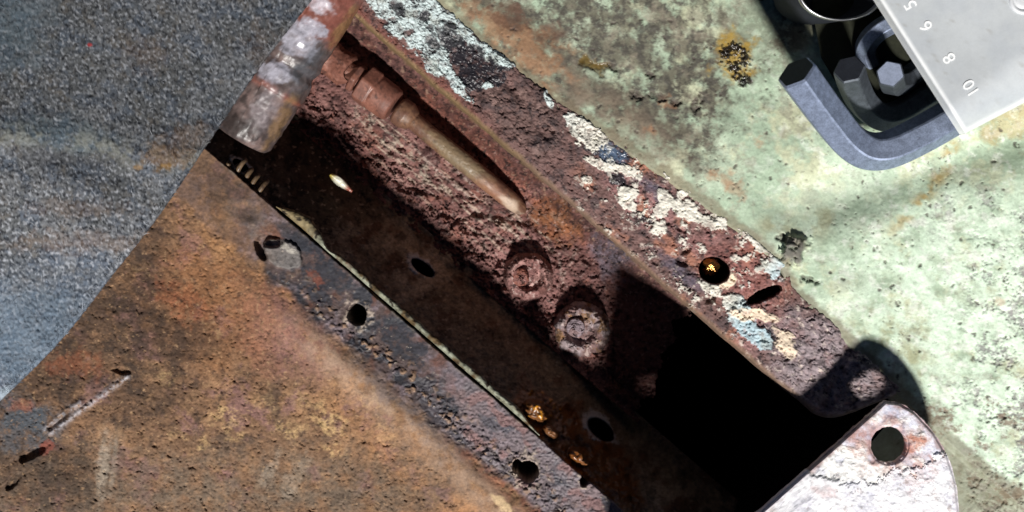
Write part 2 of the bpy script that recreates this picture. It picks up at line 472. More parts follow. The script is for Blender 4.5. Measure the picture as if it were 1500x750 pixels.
def build_channel():
    root = empty("rusty_channel", W(700, 340, -0.036))
    ol = root.location

    # far side and floor
    a = axis(-40, 790, 1.3, 0); b = axis(112, 300, 1.3, 0)
    A, B = np.meshgrid(a, b, indexing='ij')
    x, y = XY(A, B)
    n1 = fbm(x, y, 110, 3, 71); n2 = fbm(x, y, 40, 4, 72); n3 = fbm(x, y, 13, 3, 73); n4 = fbm(x, y, 4.5, 2, 74); n6 = fbm(x, y, 22, 4, 75)
    z = channel_profile(B, A)
    set_warp(x, y, 22, 340, 0.5)
    m2 = fbm(x, y, 32, 6, 342, .68); m3 = fbm(x, y, 16, 5, 344, .7); m4 = fbm(x, y, 7, 4, 346, .7)
    inner = .25 + .75 * sst(298, 288, B)
    z = z + inner * (sub_bump(x, y, 77, 1.0, 1.45) + 1.6 * m2 * (.5 + .5 * sst(160, 300, A)) + 0.7 * n6)
    cz = np.exp(-((B - 146) / 26) ** 2)
    z = z + cz * (4.2 * m2 + 3.0 * m3 + 1.4 * m4) + 1.2 * sst(.12, .4, fbm(x, y, 13, 4, 84, .65)) * cz
    # caked mound around the nuts, with an overhanging scab edge
    mound = blob(x, y, 790, 425, 130, 62, 41, 0.55 * n2 + 0.3 * n6, 0.25)
    z = z + 1.6 * mound
    dsc = seg(x, y, [(668, 335), (690, 322), (715, 320), (735, 330)])
    z = z + 1.4 * np.exp(-(dsc / 7) ** 2) - 1.0 * np.exp(-(seg(x, y, [(672, 324), (700, 312), (730, 318)]) / 6) ** 2)
    z = z - 2.5 * sst(560, 660, A + 10 * n2) - 9 * sst(620, 790, A) * sst(290, 250, B)
    streak = fbm(A * 0.12, B, 6.0, 3, 79)
    col = np.zeros(x.shape + (3,), np.float32) + C(104, 72, 68)
    col = mixc(col, C(132, 97, 92), sst(-0.1, 0.35, n1 + 0.5 * m2))
    col = mixc(col, C(82, 56, 54), sst(0.0, 0.3, m2))
    col = mixc(col, C(128, 82, 68), .5 * sst(0.05, 0.3, fbm(x, y, 40, 6, 348, .68)))
    col = mixc(col, C(146, 108, 104), .7 * blob(x, y, 770, 400, 70, 46, 41, 0.6 * n2, 0.5))
    col = mixc(col, C(128, 82, 48), .7 * blob(x, y, 815, 318, 44, 28, 41, 0.8 * n6, 0.4))
    col = mixc(col, C(104, 104, 118), .6 * blob(x, y, 893, 372, 26, 36, -20, 0.8 * n6, 0.4))
    col = mixc(col, C(126, 76, 60), .5 * blob(x, y, 690, 210, 120, 24, 41, 0.8 * n6, 0.4))
    col = col * (1 + 0.45 * m4 + 0.2 * n4 + 0.3 * m3)[..., None]
    w_ = np.exp(-(seg(x, y, [(545, 180), (590, 225), (640, 270), (700, 330), (790, 350)]) / 30) ** 2)
    col = mixc(col, C(182, 164, 148), 0.85 * w_ * sst(0.12, 0.4, streak + 0.25 * n3))
    w2 = np.exp(-(seg(x, y, [(530, 165), (580, 215), (640, 270)]) / 13) ** 2)
    col = mixc(col, C(172, 164, 148), 0.7 * w2 * sst(0.0, 0.3, m3 + 0.7 * m4))
    for pts in ([(610, 190), (700, 280)], [(640, 250), (735, 330)], [(700, 345), (790, 362)], [(845, 365), (822, 410)], [(818, 370), (824, 415)], [(590, 200), (640, 250)], [(680, 300), (770, 352)]):
        col = mixc(col, C(178, 160, 150), 0.65 * np.exp(-(seg(x, y, pts) / 2.2) ** 2) * sst(-0.3, 0.3, n3 + n4))
    scr = fbm(A * .05, B + 3 * m3, 3.6, 3, 88) * sst(-.2, .2, fbm(x, y, 60, 4, 89))
    col = mixc(col, C(184, 166, 154), 0.8 * sst(0.14, 0.4, scr) * np.exp(-((B - 195) / 42) ** 2) * sst(90, 160, A) * sst(560, 430, A))
    col = mixc(col, C(42, 30, 29), 0.85 * sst(0.08, 0.34, fbm(x, y, 11, 5, 81, .7)))
    col = mixc(col, C(176, 150, 142), 0.55 * sst(0.22, 0.45, fbm(x, y, 8, 4, 83, .7)) * sst(200, 300, A))
    col = col * (1 + 1.1 * sst(255, 268, B) * (m4 + .7 * m3))[..., None]
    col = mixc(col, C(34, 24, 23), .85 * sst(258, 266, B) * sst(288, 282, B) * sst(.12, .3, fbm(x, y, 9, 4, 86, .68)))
    col = mixc(col, C(172, 140, 120), .6 * sst(262, 268, B) * sst(.2, .4, fbm(x, y, 9, 4, 87, .7)))
    lip = sst(284, 289, B + 4 * m3)
    col = mixc(col, C(122, 100, 74), lip * 0.7 * sst(0.0, 0.3, n6 + .7 * m3))
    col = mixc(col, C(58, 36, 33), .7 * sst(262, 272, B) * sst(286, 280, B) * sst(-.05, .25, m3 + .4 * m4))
    z = z + 0.4 * lip
    X, Y, Z = W(x, y, z * 0.001)
    keep = (A < 735 + 30 * n2 + 10 * n3 - .35 * (B - 120)) | (B > 2000)
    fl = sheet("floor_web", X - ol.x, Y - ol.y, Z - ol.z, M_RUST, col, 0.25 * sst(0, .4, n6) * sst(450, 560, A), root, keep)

    # near side wall (slopes steeply down from under the plate edge)
    a = axis(-60, 1010, 1.4, 0); b = axis(0, 124, 1.3, 0)
    A, B = np.meshgrid(a, b, indexing='ij')
    x, y = XY(A, B)
    n1 = fbm(x, y, 110, 3, 91); n2 = fbm(x, y, 40, 4, 92); n3 = fbm(x, y, 12, 3, 93); n4 = fbm(x, y, 4.5, 2, 94); n6 = fbm(x, y, 22, 4, 95)
    z = channel_profile(B, A) - sst(560, 760, A) * sst(40, 124, B) * 22
    z = z + 0.55 * n3 + 0.35 * n4 + 0.8 * n2
    set_warp(x, y, 22, 350, 0.4)
    m4 = fbm(x, y, 7, 4, 356, .7)
    wet = blob(x, y, 800, 615, 60, 30, 50, 0.8 * n2 + 0.4 * n3, 0.3) + blob(x, y, 870, 680, 90, 46, 48, 0.7 * n2 + 0.4 * n3, 0.3) + blob(x, y, 782, 600, 24, 16, 20, 0.5 * n3, 0.3)
    wet = np.clip(wet, 0, 1) * sst(470, 560, A)
    z = z + wet * 2.2 * fbm(x, y, 26, 3, 96)
    res = blob(x, y, 786, 603, 19, 13, 30, 0.3 * n3, 0.35, raw=True)
    res = np.maximum(res, np.maximum(.9 * blob(x, y, 846, 668, 15, 8, 42, .35 * n3, .35, raw=True), .9 * blob(x, y, 806, 632, 12, 7, 40, .35 * n3, .35, raw=True)))
    z = z * (1 - res) + res * (0.2 + 1.0 * n3 + .5 * n4)
    col = np.zeros(x.shape + (3,), np.float32) + C(132, 116, 96)
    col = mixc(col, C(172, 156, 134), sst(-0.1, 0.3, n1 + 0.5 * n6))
    col = mixc(col, C(110, 86, 68), sst(0, 0.3, n2))
    col = mixc(col, C(120, 110, 94), 0.7 * blob(x, y, 735, 545, 90, 34, 44, 0.8 * n2 + 0.3 * n3, 0.5))
    col = col * (1 + 0.7 * m4 + 0.3 * n4 + 0.3 * n3)[..., None]
    col = mixc(col, C(38, 34, 31), .8 * sst(330, 120, A + 60 * n1 + 40 * n2) + .5 * sst(.05, .3, fbm(x, y, 26, 6, 358, .7)))  # wall colour blackened towards its upper end, imitating deeper shade
    z = z + 1.1 * fbm(x, y, 16, 5, 359, .68)
    col = mixc(col, C(176, 158, 140), 0.6 * sst(0.34, 0.52, fbm(x, y, 7, 2, 97)))
    col = mixc(col, C(128, 74, 26), 0.85 * wet)
    col = mixc(col, C(60, 34, 16), 0.8 * wet * sst(0.0, 0.3, n6))
    col = mixc(col, C(206, 140, 40), wet * sst(0.15, 0.35, n3 + 0.3 * n4) * blob(x, y, 785, 602, 30, 22, 0, 0.3 * n3))
    hd = 0
    for (cx, cy, rx, ry, an) in [(618, 391, 19, 8, 37), (879, 628, 22, 12, 42), (352, 242, 14, 6, 40)]:
        rim = blob(x, y, cx - 1, cy - 1, rx * 1.3, ry * 1.4, an, 0.15 * n3, 0.2)
        col = mixc(col, C(206, 206, 206), 0.9 * rim)  # pale rim painted like a lit crescent
        z = z + 0.8 * rim
        hm = blob(x, y, cx + 1, cy + 1.5, rx, ry, an, 0.05 * n3, 0.10, raw=True)
        col = mixc(col, C(30, 27, 24), hm)  # hole insides painted near-black, like shade in a recess
        hd = np.maximum(hd, hm)
    z = z - 22 * hd
    X, Y, Z = W(x, y, z * 0.001)
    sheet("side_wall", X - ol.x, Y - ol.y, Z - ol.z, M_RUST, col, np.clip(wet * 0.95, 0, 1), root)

    # deep unlit hollow under the open end
    def q(a_, b_, z_):
        k = S
        px, py = XY(a_, b_)
        return ((px - 750) * k - ol.x, (375 - py) * k - ol.y, z_ - ol.z)
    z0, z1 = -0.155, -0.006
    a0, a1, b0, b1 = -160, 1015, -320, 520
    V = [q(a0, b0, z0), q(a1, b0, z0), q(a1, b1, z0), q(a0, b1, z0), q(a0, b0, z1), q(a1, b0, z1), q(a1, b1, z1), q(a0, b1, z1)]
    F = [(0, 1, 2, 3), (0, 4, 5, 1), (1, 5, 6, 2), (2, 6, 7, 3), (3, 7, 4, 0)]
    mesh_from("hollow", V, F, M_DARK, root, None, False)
    return root


channel = tag(build_channel(), "deep rusty channel inside the slot with purple-brown floor, slotted dark wall and black hollow end", "channel")


# ------------------------------------------------------------------ frame rail with peeling paint
RA = [-200, 60, 109, 248, 336, 436, 599, 700, 745, 777, 907, 980, 1100]
RB = [386, 388, 389, 391, 394, 410, 427, 432, 433, 414, 412, 405, 400]


def build_rail():
    a = axis(-60, 1060, 1.25, 90, 8); t = np.linspace(0, 1, 130).astype(np.float32)
    A, T = np.meshgrid(a, t, indexing='ij')
    b0 = 289 + 1.5 * fbm(A, A * 0 + 2, 60, 3, 101) + 3 * sst(820, 900, A) - 0
    b0 = b0 + 110 * sst(905, 1010, A) ** 2
    b1 = np.interp(A, RA, RB) + 5 * fbm(A, A * 0 + 4, 45, 4, 102) + 2.0 * fbm(A, A * 0 + 8, 10, 2, 103)
    b1 = np.maximum(b1, b0 + 4)
    B = b0 + (b1 - b0) * T
    x, y = XY(A, B)
    n1 = fbm(x, y, 100, 3, 111); n2 = fbm(x, y, 38, 4, 112); n3 = fbm(x, y, 13, 3, 113); n4 = fbm(x, y, 4.5, 2, 114); n6 = fbm(x, y, 22, 4, 115)
    nn = 0.55 * n3 + 0.45 * n6
    f1, f2, idv = worley(x + 3 * n3, y + 3 * n4, 8.5, 117)
    crack = sst(0.10, 0.03, f2 - f1)
    set_warp(x, y, 20, 360, 0.45)
    m2 = fbm(x, y, 32, 6, 362, .68); m3 = fbm(x, y, 16, 5, 364, .7); m4 = fbm(x, y, 7, 4, 366, .7)
    nn = .7 * m3 + .3 * n6
    # --- relief
    d0 = B - b0
    z = 1.2 - 4.6 * (1 - np.sqrt(np.clip(1 - (1 - np.clip(d0 / 13, 0, 1)) ** 2, 0, 1))) - 8 * sst(2.0, 0.0, d0)
    z = z - 1.5 * sst(5, 0, b1 - B)
    z = z + 0.6 * n2 + sub_bump(x, y, 119, 0.7, 1.1) + .5 * m2
    lum = blob(x, y, 760, 165, 80, 46, 41, 0.6 * n2, 0.4)
    z = z + lum * (0.9 * n6 + 0.5 * n3 + 0.5)
    endz = blob(x, y, 1225, 555, 110, 62, 41, 0.3 * n2, 0.4)
    z = z + endz * (1.0 * fbm(x * 0.5 + y * .5, y - x, 26, 3, 121) + 0.5)
    z = z - 1.2 * np.exp(-(seg(x, y, [(1240, 520), (1225, 560), (1205, 590)]) / 16) ** 2) + 1.5 * blob(x, y, 1258, 545, 26, 24, 0, .3 * n3, .6)
    # --- pigment
    col = np.zeros(x.shape + (3,), np.float32) + C(112, 86, 82)
    col = mixc(col, C(146, 108, 106), sst(0.0, 0.4, n1 + 0.6 * m2) * sst(380, 520, A))
    col = mixc(col, C(84, 68, 68), sst(0.03, 0.3, m2))
    col = mixc(col, C(96, 76, 72), 0.8 * lum)
    col = mixc(col, C(58, 48, 50), 0.8 * lum * sst(.0, .22, fbm(x, y, 30, 6, 368, .7)))
    col = mixc(col, C(132, 108, 102), 0.7 * lum * sst(.06, .26, fbm(x, y, 24, 6, 369, .7)))
    z = z + lum * 1.3 * fbm(x, y, 30, 5, 368, .62)
    col = mixc(col, C(176, 120, 96), 0.65 * sst(0.1, 0.35, fbm(x, y, 42, 4, 123)) * sst(400, 470, A) * sst(800, 740, A))
    col = mixc(col, C(92, 86, 100), 0.75 * (blob(x, y, 962, 282, 42, 10, 40, 0.5 * n6, .3) + blob(x, y, 1000, 400, 50, 12, 40, 0.6 * n6, .4)))
    col = mixc(col, C(150, 96, 88), 0.6 * blob(x, y, 1085, 400, 70, 46, 41, 0.5 * n2, 0.5))
    col = mixc(col, C(150, 138, 142), 0.9 * endz)
    col = mixc(col, C(76, 66, 68), 0.6 * endz * sst(0.1, 0.4, n6))
    col = mixc(col, C(112, 66, 56), 0.8 * sst(30, 6, d0 + 14 * n6) * sst(360, 200, A))
    col = col * (1 + 0.45 * m4 + .2 * n4 + 0.3 * m3)[..., None]
    col = mixc(col, C(44, 37, 39), 0.85 * sst(0.1, 0.36, fbm(x, y, 12, 5, 125, .7)))
    col = mixc(col, C(216, 202, 190), 0.7 * sst(0.16, 0.36, fbm(x, y, 13, 5, 127, .7)) * sst(400, 520, A) * sst(-.2, .3, n2 + .2))
    # black undercoat patches
    blk = np.zeros_like(x)
    for (cx, cy, rx, ry, an) in [(660, 62, 48, 28, 50), (705, 85, 44, 34, 40), (690, 118, 24, 14, 40), (580, 6, 22, 12, 40), (610, 20, 60, 26, 40), (900, 226, 34, 19, 35), (742, 96, 14, 10, 0), (870, 212, 22, 14, 40), (630, 66, 24, 16, 40), (640, 8, 22, 14, 30), (575, 40, 16, 12, 40), (720, 112, 26, 12, 30), (905, 262, 20, 9, 40), (1128, 500, 12, 12, 0), (940, 318, 16, 8, 30)]:
        blk = np.maximum(blk, blob(x, y, cx, cy, rx, ry, an, 0.6 * nn, 0.12))
    col = mixc(col, C(36, 36, 42), 0.95 * blk)
    bl2 = blob(x, y, 898, 228, 26, 15, 35, 0.5 * nn, 0.2)
    col = mixc(col, C(88, 106, 130), 0.8 * bl2)
    # pale paint flakes
    pn = np.zeros_like(x)
    for (cx, cy, rx, ry, an, s) in [(610, 34, 58, 34, 38, 1.0), (655, 32, 44, 22, 40, .9), (560, 2, 40, 14, 40, .9), (700, 66, 40, 9, 36, 1.0), (735, 86, 22, 10, 36, .9), (643, 96, 22, 14, 40, .8), (668, 124, 28, 9, 42, .9),
                                    (715, 126, 8, 6, 0, .9), (862, 198, 34, 17, 38, .9), (845, 182, 22, 12, 40, .8), (880, 240, 24, 7, 20, .8), (918, 250, 24, 8, 20, .7), (803, 146, 5, 14, -20, .7),
                                    (918, 282, 13, 10, 0, .35), (921, 300, 17, 8, 20, .5), (962, 336, 13, 13, 40, .25), (1000, 304, 20, 13, 20, .35), (1013, 314, 18, 9, 30, .5), (973, 288, 14, 8, 60, .6), (1048, 326, 24, 10, 20, .9),
                                    (998, 284, 7, 6, 0, .4), (1110, 352, 24, 14, 40, 1.1), (1137, 390, 17, 19, 10, .3), (1078, 444, 26, 10, 22, .5), (1100, 484, 40, 14, 38, .4), (1040, 420, 18, 10, 30, .7), (858, 262, 7, 6, 0, .5), (975, 300, 10, 18, 20, .7)]:
        pn = np.maximum(pn, blob(x, y, cx, cy, rx, ry, an, s * (0.8 * nn + 0.25 * n4), 0.07))
    isl = sst(0.10, 0.17, fbm(x, y, 15, 5, 129, .7) + 0.15 * n1) * sst(400, 480, A) * sst(780, 720, A) * 0.9
    pn = np.maximum(pn, isl * sst(0.0, 0.2, n2))
    bk2 = np.zeros_like(x)
    for (cx, cy, rx, ry, an) in [(662, 58, 30, 15, 50), (700, 88, 40, 18, 42), (632, 62, 13, 9, 30), (600, 48, 9, 6, 0), (622, 22, 10, 7, 0), (655, 10, 9, 9, 0), (585, 12, 13, 8, 40), (688, 118, 18, 8, 40)]:
        bk2 = np.maximum(bk2, blob(x, y, cx, cy, rx, ry, an, .6 * nn, .12))
    pn = pn * (1 - .95 * bk2) * (1 - .8 * sst(.16, .3, fbm(x, y, 20, 5, 367, .7)) * sst(420, 360, A))
    pc = np.zeros_like(col) + C(192, 206, 206)
    pc = mixc(pc, C(222, 218, 206), sst(300, 420, A) * sst(760, 700, A))
    pc = mixc(pc, C(178, 200, 208), sst(720, 760, A))
    pc = mixc(pc, C(150, 150, 138), 0.5 * sst(0.1, 0.4, n6))
    crackw = crack * sst(0.2, 0.6, pn) * sst(520, 380, A)
    pc = pc * (1 + 0.22 * m4 + .1 * m3)[..., None]
    pc = mixc(pc, C(60, 54, 54), 0.75 * crackw)
    col = col * (1 - pn[..., None]) + pc * pn[..., None]
    z = z + pn * (0.7 + 0.4 * m3 + 0.25 * n6 + 0.35 * (idv - .4) * sst(520, 380, A)) - 0.35 * crackw
    # cream bare plaster-like patches
    cr = np.maximum(blob(x, y, 1104, 462, 34, 9, 8, 0.7 * nn, 0.15), blob(x, y, 1152, 505, 11, 28, -28, 0.8 * nn, 0.15))
    cr = np.maximum(cr, blob(x, y, 1065, 412, 12, 12, 0, 0.6 * nn, .15))
    col = mixc(col, C(232, 214, 190), 0.9 * cr); z = z + 0.5 * cr
    # inner edge rubbed bare
    col = mixc(col, C(136, 112, 92), 0.75 * sst(10, 2, d0 + 3 * n3))
    col = mixc(col, C(120, 100, 66), 0.7 * sst(10, 2, d0 + 3 * n3) * sst(420, 300, A))
    # cavities
    cav = blob(x, y, 1119, 432, 27, 8, -24, 0.25 * n3 + .2 * m3, 0.12, raw=True)
    z = z - 16.0 * cav + 0.9 * blob(x, y, 1108, 447, 34, 10, -18, .4 * n3, .3)
    cav2 = blob(x, y, 1150, 398, 8, 7, -40, 0.3 * n3, 0.15, raw=True)
    z = z - 3.0 * cav2 - 2.0 * blob(x, y, 1040, 437, 9, 5, -40, .3 * n3, .2) - 1.6 * blob(x, y, 1000, 384, 9, 5, 30, .4 * n3, .2) - 1.5 * blob(x, y, 1004, 368, 8, 4, -30, .4 * n3, .2)
    rimh = blob(x, y, 1046, 398, 30, 28, 0, 0.4 * n3, 0.25)
    z = z + 0.5 * rimh
    hm = blob(x, y, 1046, 396, 22, 19, 20, 0.06 * n3, 0.08, raw=True)
    col = mixc(col, C(52, 38, 26), hm)  # shade inside the screw hole put into the colour
    z = z - 24 * hm
    gl = 0.8 * blk * (1 - pn) + 0.8 * bl2 * (1 - pn) + 0.15 * pn
    z = z - 0.6 * crack * endz * 0
    X, Y, _ = W(x, y, np.maximum(z, -8.0) * 0.001); Z = z * 0.001
    return sheet("frame_rail", X, Y, Z, M_PAINT, col, gl)


rail = tag(build_rail(), "rusty frame rail with flaking white and black paint between the slot and the mint panel", "frame rail")


# ------------------------------------------------------------------ mint green panel
def build_panel():
    a = axis(60, 1290, 1.5, 260, 14); b = np.concatenate([np.arange(180, 345, 5), np.arange(345, 975, 1.5), np.arange(980, 1300, 14)]).astype(np.float32)
    A, B = np.meshgrid(a, b, indexing='ij')
    x, y = XY(A, B)
    n0 = fbm(x, y, 260, 3, 131); n1 = fbm(x, y, 110, 4, 132); n2 = fbm(x, y, 45, 4, 133); n3 = fbm(x, y, 14, 3, 134); n4 = fbm(x, y, 5, 2, 135); n6 = fbm(x, y, 24, 4, 136)
    set_warp(x, y, 30, 370, 0.5)
    m1 = fbm(x, y, 90, 6, 371, .66); m2 = fbm(x, y, 36, 6, 372, .68); m3 = fbm(x, y, 16, 5, 374, .7); m4 = fbm(x, y, 6, 4, 376, .7)
    sb = np.interp(A, RA, RB)
    d = B - sb
    fold = np.interp(A, [60, 250, 420, 600, 760, 900, 1290], [60, 62, 70, 60, 40, 20, 10])
    z = -1.2 + 2.3 * sst(-19, -9, d) - 1.8 * sst(14, 14 + fold, d) * sst(800, 600, A) + 0.008 * np.clip(d - fold, 0, 900)
    z = z - 4.5 * np.exp(-(seg(x, y, [(930, 240), (1130, 335), (1290, 268), (1500, 200)]) / 36) ** 2) * sst(20, 120, d)
    z = z + 3.0 * np.exp(-(seg(x, y, [(1010, 190), (1120, 250), (1280, 210)]) / 60) ** 2) * 0.6
    z = z + 1.2 * n0 + 0.45 * n2 + 0.16 * m3 + 0.13 * m4
    lump = blob(x, y, 1163, 366, 22, 14, -50, 0.3 * n3, 0.4)
    z = z + 3.2 * lump
    dirtm = blob(x, y, 880, 60, 190, 70, 20, 0.9 * n2 + 0.5 * n1, 0.6)
    strip = np.exp(-((d - 30) / 26) ** 2) * sst(620, 430, A) * sst(120, 200, A)
    col = np.zeros(x.shape + (3,), np.float32) + C(168, 188, 163)
    col = mixc(col, C(196, 213, 188), sst(-0.1, 0.35, m1))
    col = mixc(col, C(204, 202, 168), 0.65 * sst(0.0, 0.3, fbm(x, y, 80, 6, 138, .66)))
    col = mixc(col, C(146, 142, 126), 0.6 * sst(0.08, 0.34, fbm(x, y, 44, 6, 139, .68)))
    lr = sst(1080, 1420, x + 90 * m1) * sst(180, 420, y + 60 * m1)
    col = mixc(col, C(226, 246, 224), 0.9 * lr * sst(-.35, .15, m2))  # paler towards the lower right, sunlight put into the colour
    col = mixc(col, C(236, 240, 230), 0.6 * sst(1000, 1300, x) * sst(.05, .3, fbm(x, y, 26, 6, 378, .7)))
    dirtm = np.maximum(blob(x, y, 880, 62, 185, 105, 20, 0.7 * m2, 0.5), blob(x, y, 975, 165, 80, 46, 40, 0.8 * m2, .6))
    dirtm = np.clip(1.5 * dirtm, 0, 1)
    col = mixc(col, C(106, 102, 88), 0.95 * dirtm * sst(-0.5, 0.12, m2))
    col = mixc(col, C(70, 67, 62), 0.85 * dirtm * sst(-0.12, 0.22, m3 + .3 * m2))
    col = mixc(col, C(150, 140, 124), 0.5 * sst(.1, .4, fbm(x, y, 60, 6, 379, .68)) * sst(1330, 1100, x))
    col = mixc(col, C(96, 92, 78), .6 * (blob(x, y, 1110, 40, 60, 50, 0, .8 * m2, .6) + blob(x, y, 1165, 40, 30, 60, 0, .8 * m2, .6)))
    col = mixc(col, C(132, 118, 102), 0.85 * strip * sst(-.5, .2, n6))
    col = mixc(col, C(122, 116, 98), 0.7 * blob(x, y, 800, 170, 130, 26, 40, .6 * n6, .4))
    col = col * (1 + .16 * m3)[..., None]
    rs = blob(x, y, 780, 82, 50, 34, 30, 0.9 * n6 + .3 * n3, 0.4) + blob(x, y, 700, 18, 40, 20, 30, 0.8 * n6, .4) * .7 + blob(x, y, 735, 45, 40, 20, 40, .8 * n6, .4) * .7
    col = mixc(col, C(166, 122, 88), 0.6 * np.clip(rs, 0, 1))
    col = mixc(col, C(104, 76, 62), 0.7 * blob(x, y, 740, 20, 30, 18, 20, 0.9 * n6, .3) + .5 * blob(x, y, 800, 50, 26, 18, 0, .9 * n6, .3))
    for (cx, cy, r) in [(1048, 252, 9), (1080, 278, 16), (1111, 208, 9), (975, 150, 12), (955, 192, 10), (1060, 262, 18), (1465, 440, 8)]:
        col = mixc(col, C(178, 124, 88), 0.45 * blob(x, y, cx, cy, r, r * .7, 30, 0.9 * n3, .5))
    col = mixc(col, C(162, 176, 158), 0.6 * np.exp(-(seg(x, y, [(1130, 335), (1290, 268)]) / 34) ** 2))  # crease shading painted along the valley
    ol = np.exp(-(seg(x, y, [(1130, 330), (1170, 350), (1210, 320)]) / 22) ** 2)
    col = mixc(col, C(150, 140, 104), 0.6 * ol * sst(-.4, .3, n6))
    ys = np.exp(-(seg(x, y, [(1395, 215), (1380, 255), (1345, 300), (1285, 355)]) / 11) ** 2) * sst(-0.3, 0.25, n6 + .5 * n3) * sst(1275, 1340, x)
    col = mixc(col, C(178, 148, 84), 0.8 * ys)
    col = mixc(col, C(172, 150, 96), .6 * blob(x, y, 1470, 180, 40, 26, -25, .9 * n6, .4))
    yl = blob(x, y, 1075, 80, 27, 34, -20, 0.6 * n6 + 0.4 * n3, 0.4)
    col = mixc(col, C(158, 130, 58), 0.9 * yl)
    blk = blob(x, y, 1077, 88, 19, 26, -20, 0.8 * m3 + .3 * n4, 0.12, raw=True) * sst(-0.16, 0.0, m3 + .5 * m4) + blob(x, y, 1090, 118, 11, 9, 0, .5 * n3, .2)
    blk = np.clip(blk, 0, 1)
    col = mixc(col, C(26, 23, 23), 0.96 * blk); z = z + 0.9 * blk * sst(-.2, .3, n4)
    ob = blob(x, y, 868, 94, 22, 10, 30, 0.6 * n3, .3)
    col = mixc(col, C(104, 84, 36), 0.85 * ob); z = z - 0.8 * ob
    # flaked purple-grey bare spots to the right
    fr = sst(1320, 1450, x + 70 * n1) * sst(250, 330, y + 50 * n1)
    fk = sst(0.04, 0.16, fbm(x, y, 46, 6, 141, .72) + 0.3 * n1 + .02) * fr * sst(-.3, .1, fbm(x, y, 14, 5, 142, .75))
    col = mixc(col, C(122, 114, 120), 0.75 * fk * sst(-0.4, 0.1, n4 + n3)); z = z - 0.42 * fk
    fk2 = sst(0.06, 0.2, fbm(x, y, 50, 6, 143, .7)) * sst(1290, 1360, x + 40 * n1) * sst(520, 600, y)
    col = mixc(col, C(132, 114, 98), 0.85 * fk2 * sst(-0.3, 0.1, fbm(x, y, 13, 5, 144, .75)))
    sh = blob(x, y, 1310, 520, 60, 44, 40, .7 * n6, .5)
    col = mixc(col, C(138, 130, 84), .6 * sh * sst(-.3, .3, n6))
    # small dark specks and pits everywhere
    qx = x + 5 * n3 + 3 * n4; qy = y + 5 * fbm(x, y, 11, 2, 149)
    f1, f2, idv = worley(qx, qy, 8.0, 145); g1, g2, idg = worley(qx, qy, 23.0, 147)
    sp = np.clip((idv > 0.66) * sst(0.30 * idv, 0.08, f1 + .12 * n4) * sst(-0.15, 0.35, n1 + .7 * n2) + (idg > 0.80) * sst(0.15, 0.06, g1 + .10 * n4), 0, 1)
    col = mixc(col, C(72, 62, 58), 0.8 * sp); z = z - 0.35 * sp
    pit = np.zeros_like(x)
    for (cx, cy, rx, ry) in [(930, 140, 12, 6), (965, 142, 14, 6), (1022, 152, 7, 14), (990, 150, 8, 5), (952, 110, 8, 7), (898, 100, 8, 4), (1150, 350, 16, 5), (1186, 410, 14, 4)]:
        pit = np.maximum(pit, blob(x, y, cx, cy, rx, ry, 20, 0.7 * n3, .2))
    col = mixc(col, C(78, 70, 64), .8 * pit); z = z - 1.0 * pit
    col = mixc(col, C(98, 90, 88), 0.85 * lump)
    col = mixc(col, C(84, 76, 70), .6 * sst(.26, .44, fbm(x, y, 9, 5, 380, .7)) * sst(-.4, .3, m1))
    col = col * (1 + 0.22 * m4 + 0.08 * n3)[..., None]
    # grimy seam beside the rail
    seam = sst(10, 0, d + 8 * n3)
    col = mixc(col, C(120, 108, 88), 0.7 * seam)
    gl = 0.9 * blk + 0.7 * ob + 0.12
    X, Y, Z = W(x, y, z * 0.001)
    return sheet("painted_panel", X, Y, Z, M_PAINT, col, np.clip(gl, 0, 1), None, (A > 1012) | (B > sb - 26))


panel = tag(build_panel(), "mint green painted metal panel, chipped and stained, under the hex key set", "painted panel")


# ================================================================== OBJECTS
def frames(P):
    """parallel frames along a polyline of 3-D points"""
    P = np.array(P, float)
    T = np.gradient(P, axis=0); T /= np.linalg.norm(T, axis=1)[:, None]
    up = np.array([0, 0, 1.0])
    if abs(T[0] @ up) > 0.92:
        up = np.array([0.6, 0.8, 0.0])
    U = np.zeros_like(P)
    u = up - T[0] * (up @ T[0]); u /= np.linalg.norm(u); U[0] = u
    for i in range(1, len(P)):
        u = U[i - 1] - T[i] * (U[i - 1] @ T[i]); U[i] = u / np.linalg.norm(u)
    return P, T, U, np.cross(T, U)


def smooth_path(pts, n=60):
    """Catmull-Rom through 3-D points"""
    P = np.array(pts, float)
    P = np.vstack([2 * P[0] - P[1], P, 2 * P[-1] - P[-2]])
    out = []
    m = len(P) - 3
    for i in range(m):
        p0, p1, p2, p3 = P[i:i + 4]
        for t in np.linspace(0, 1, max(2, n // m), endpoint=False):
            out.append(0.5 * ((2 * p1) + (-p0 + p2) * t + (2 * p0 - 5 * p1 + 4 * p2 - p3) * t * t + (-p0 + 3 * p1 - 3 * p2 + p3) * t ** 3))
    out.append(P[-2])
    return np.array(out)


def hex_r(th, R, k=0.06):
    """hexagon radius with slightly rounded corners; R = corner radius"""
    t = (th % (math.pi / 3)) - math.pi / 6
    r = R * math.cos(math.pi / 6) / np.cos(t)
    return np.minimum(r, R * (1 - k * 0.5))


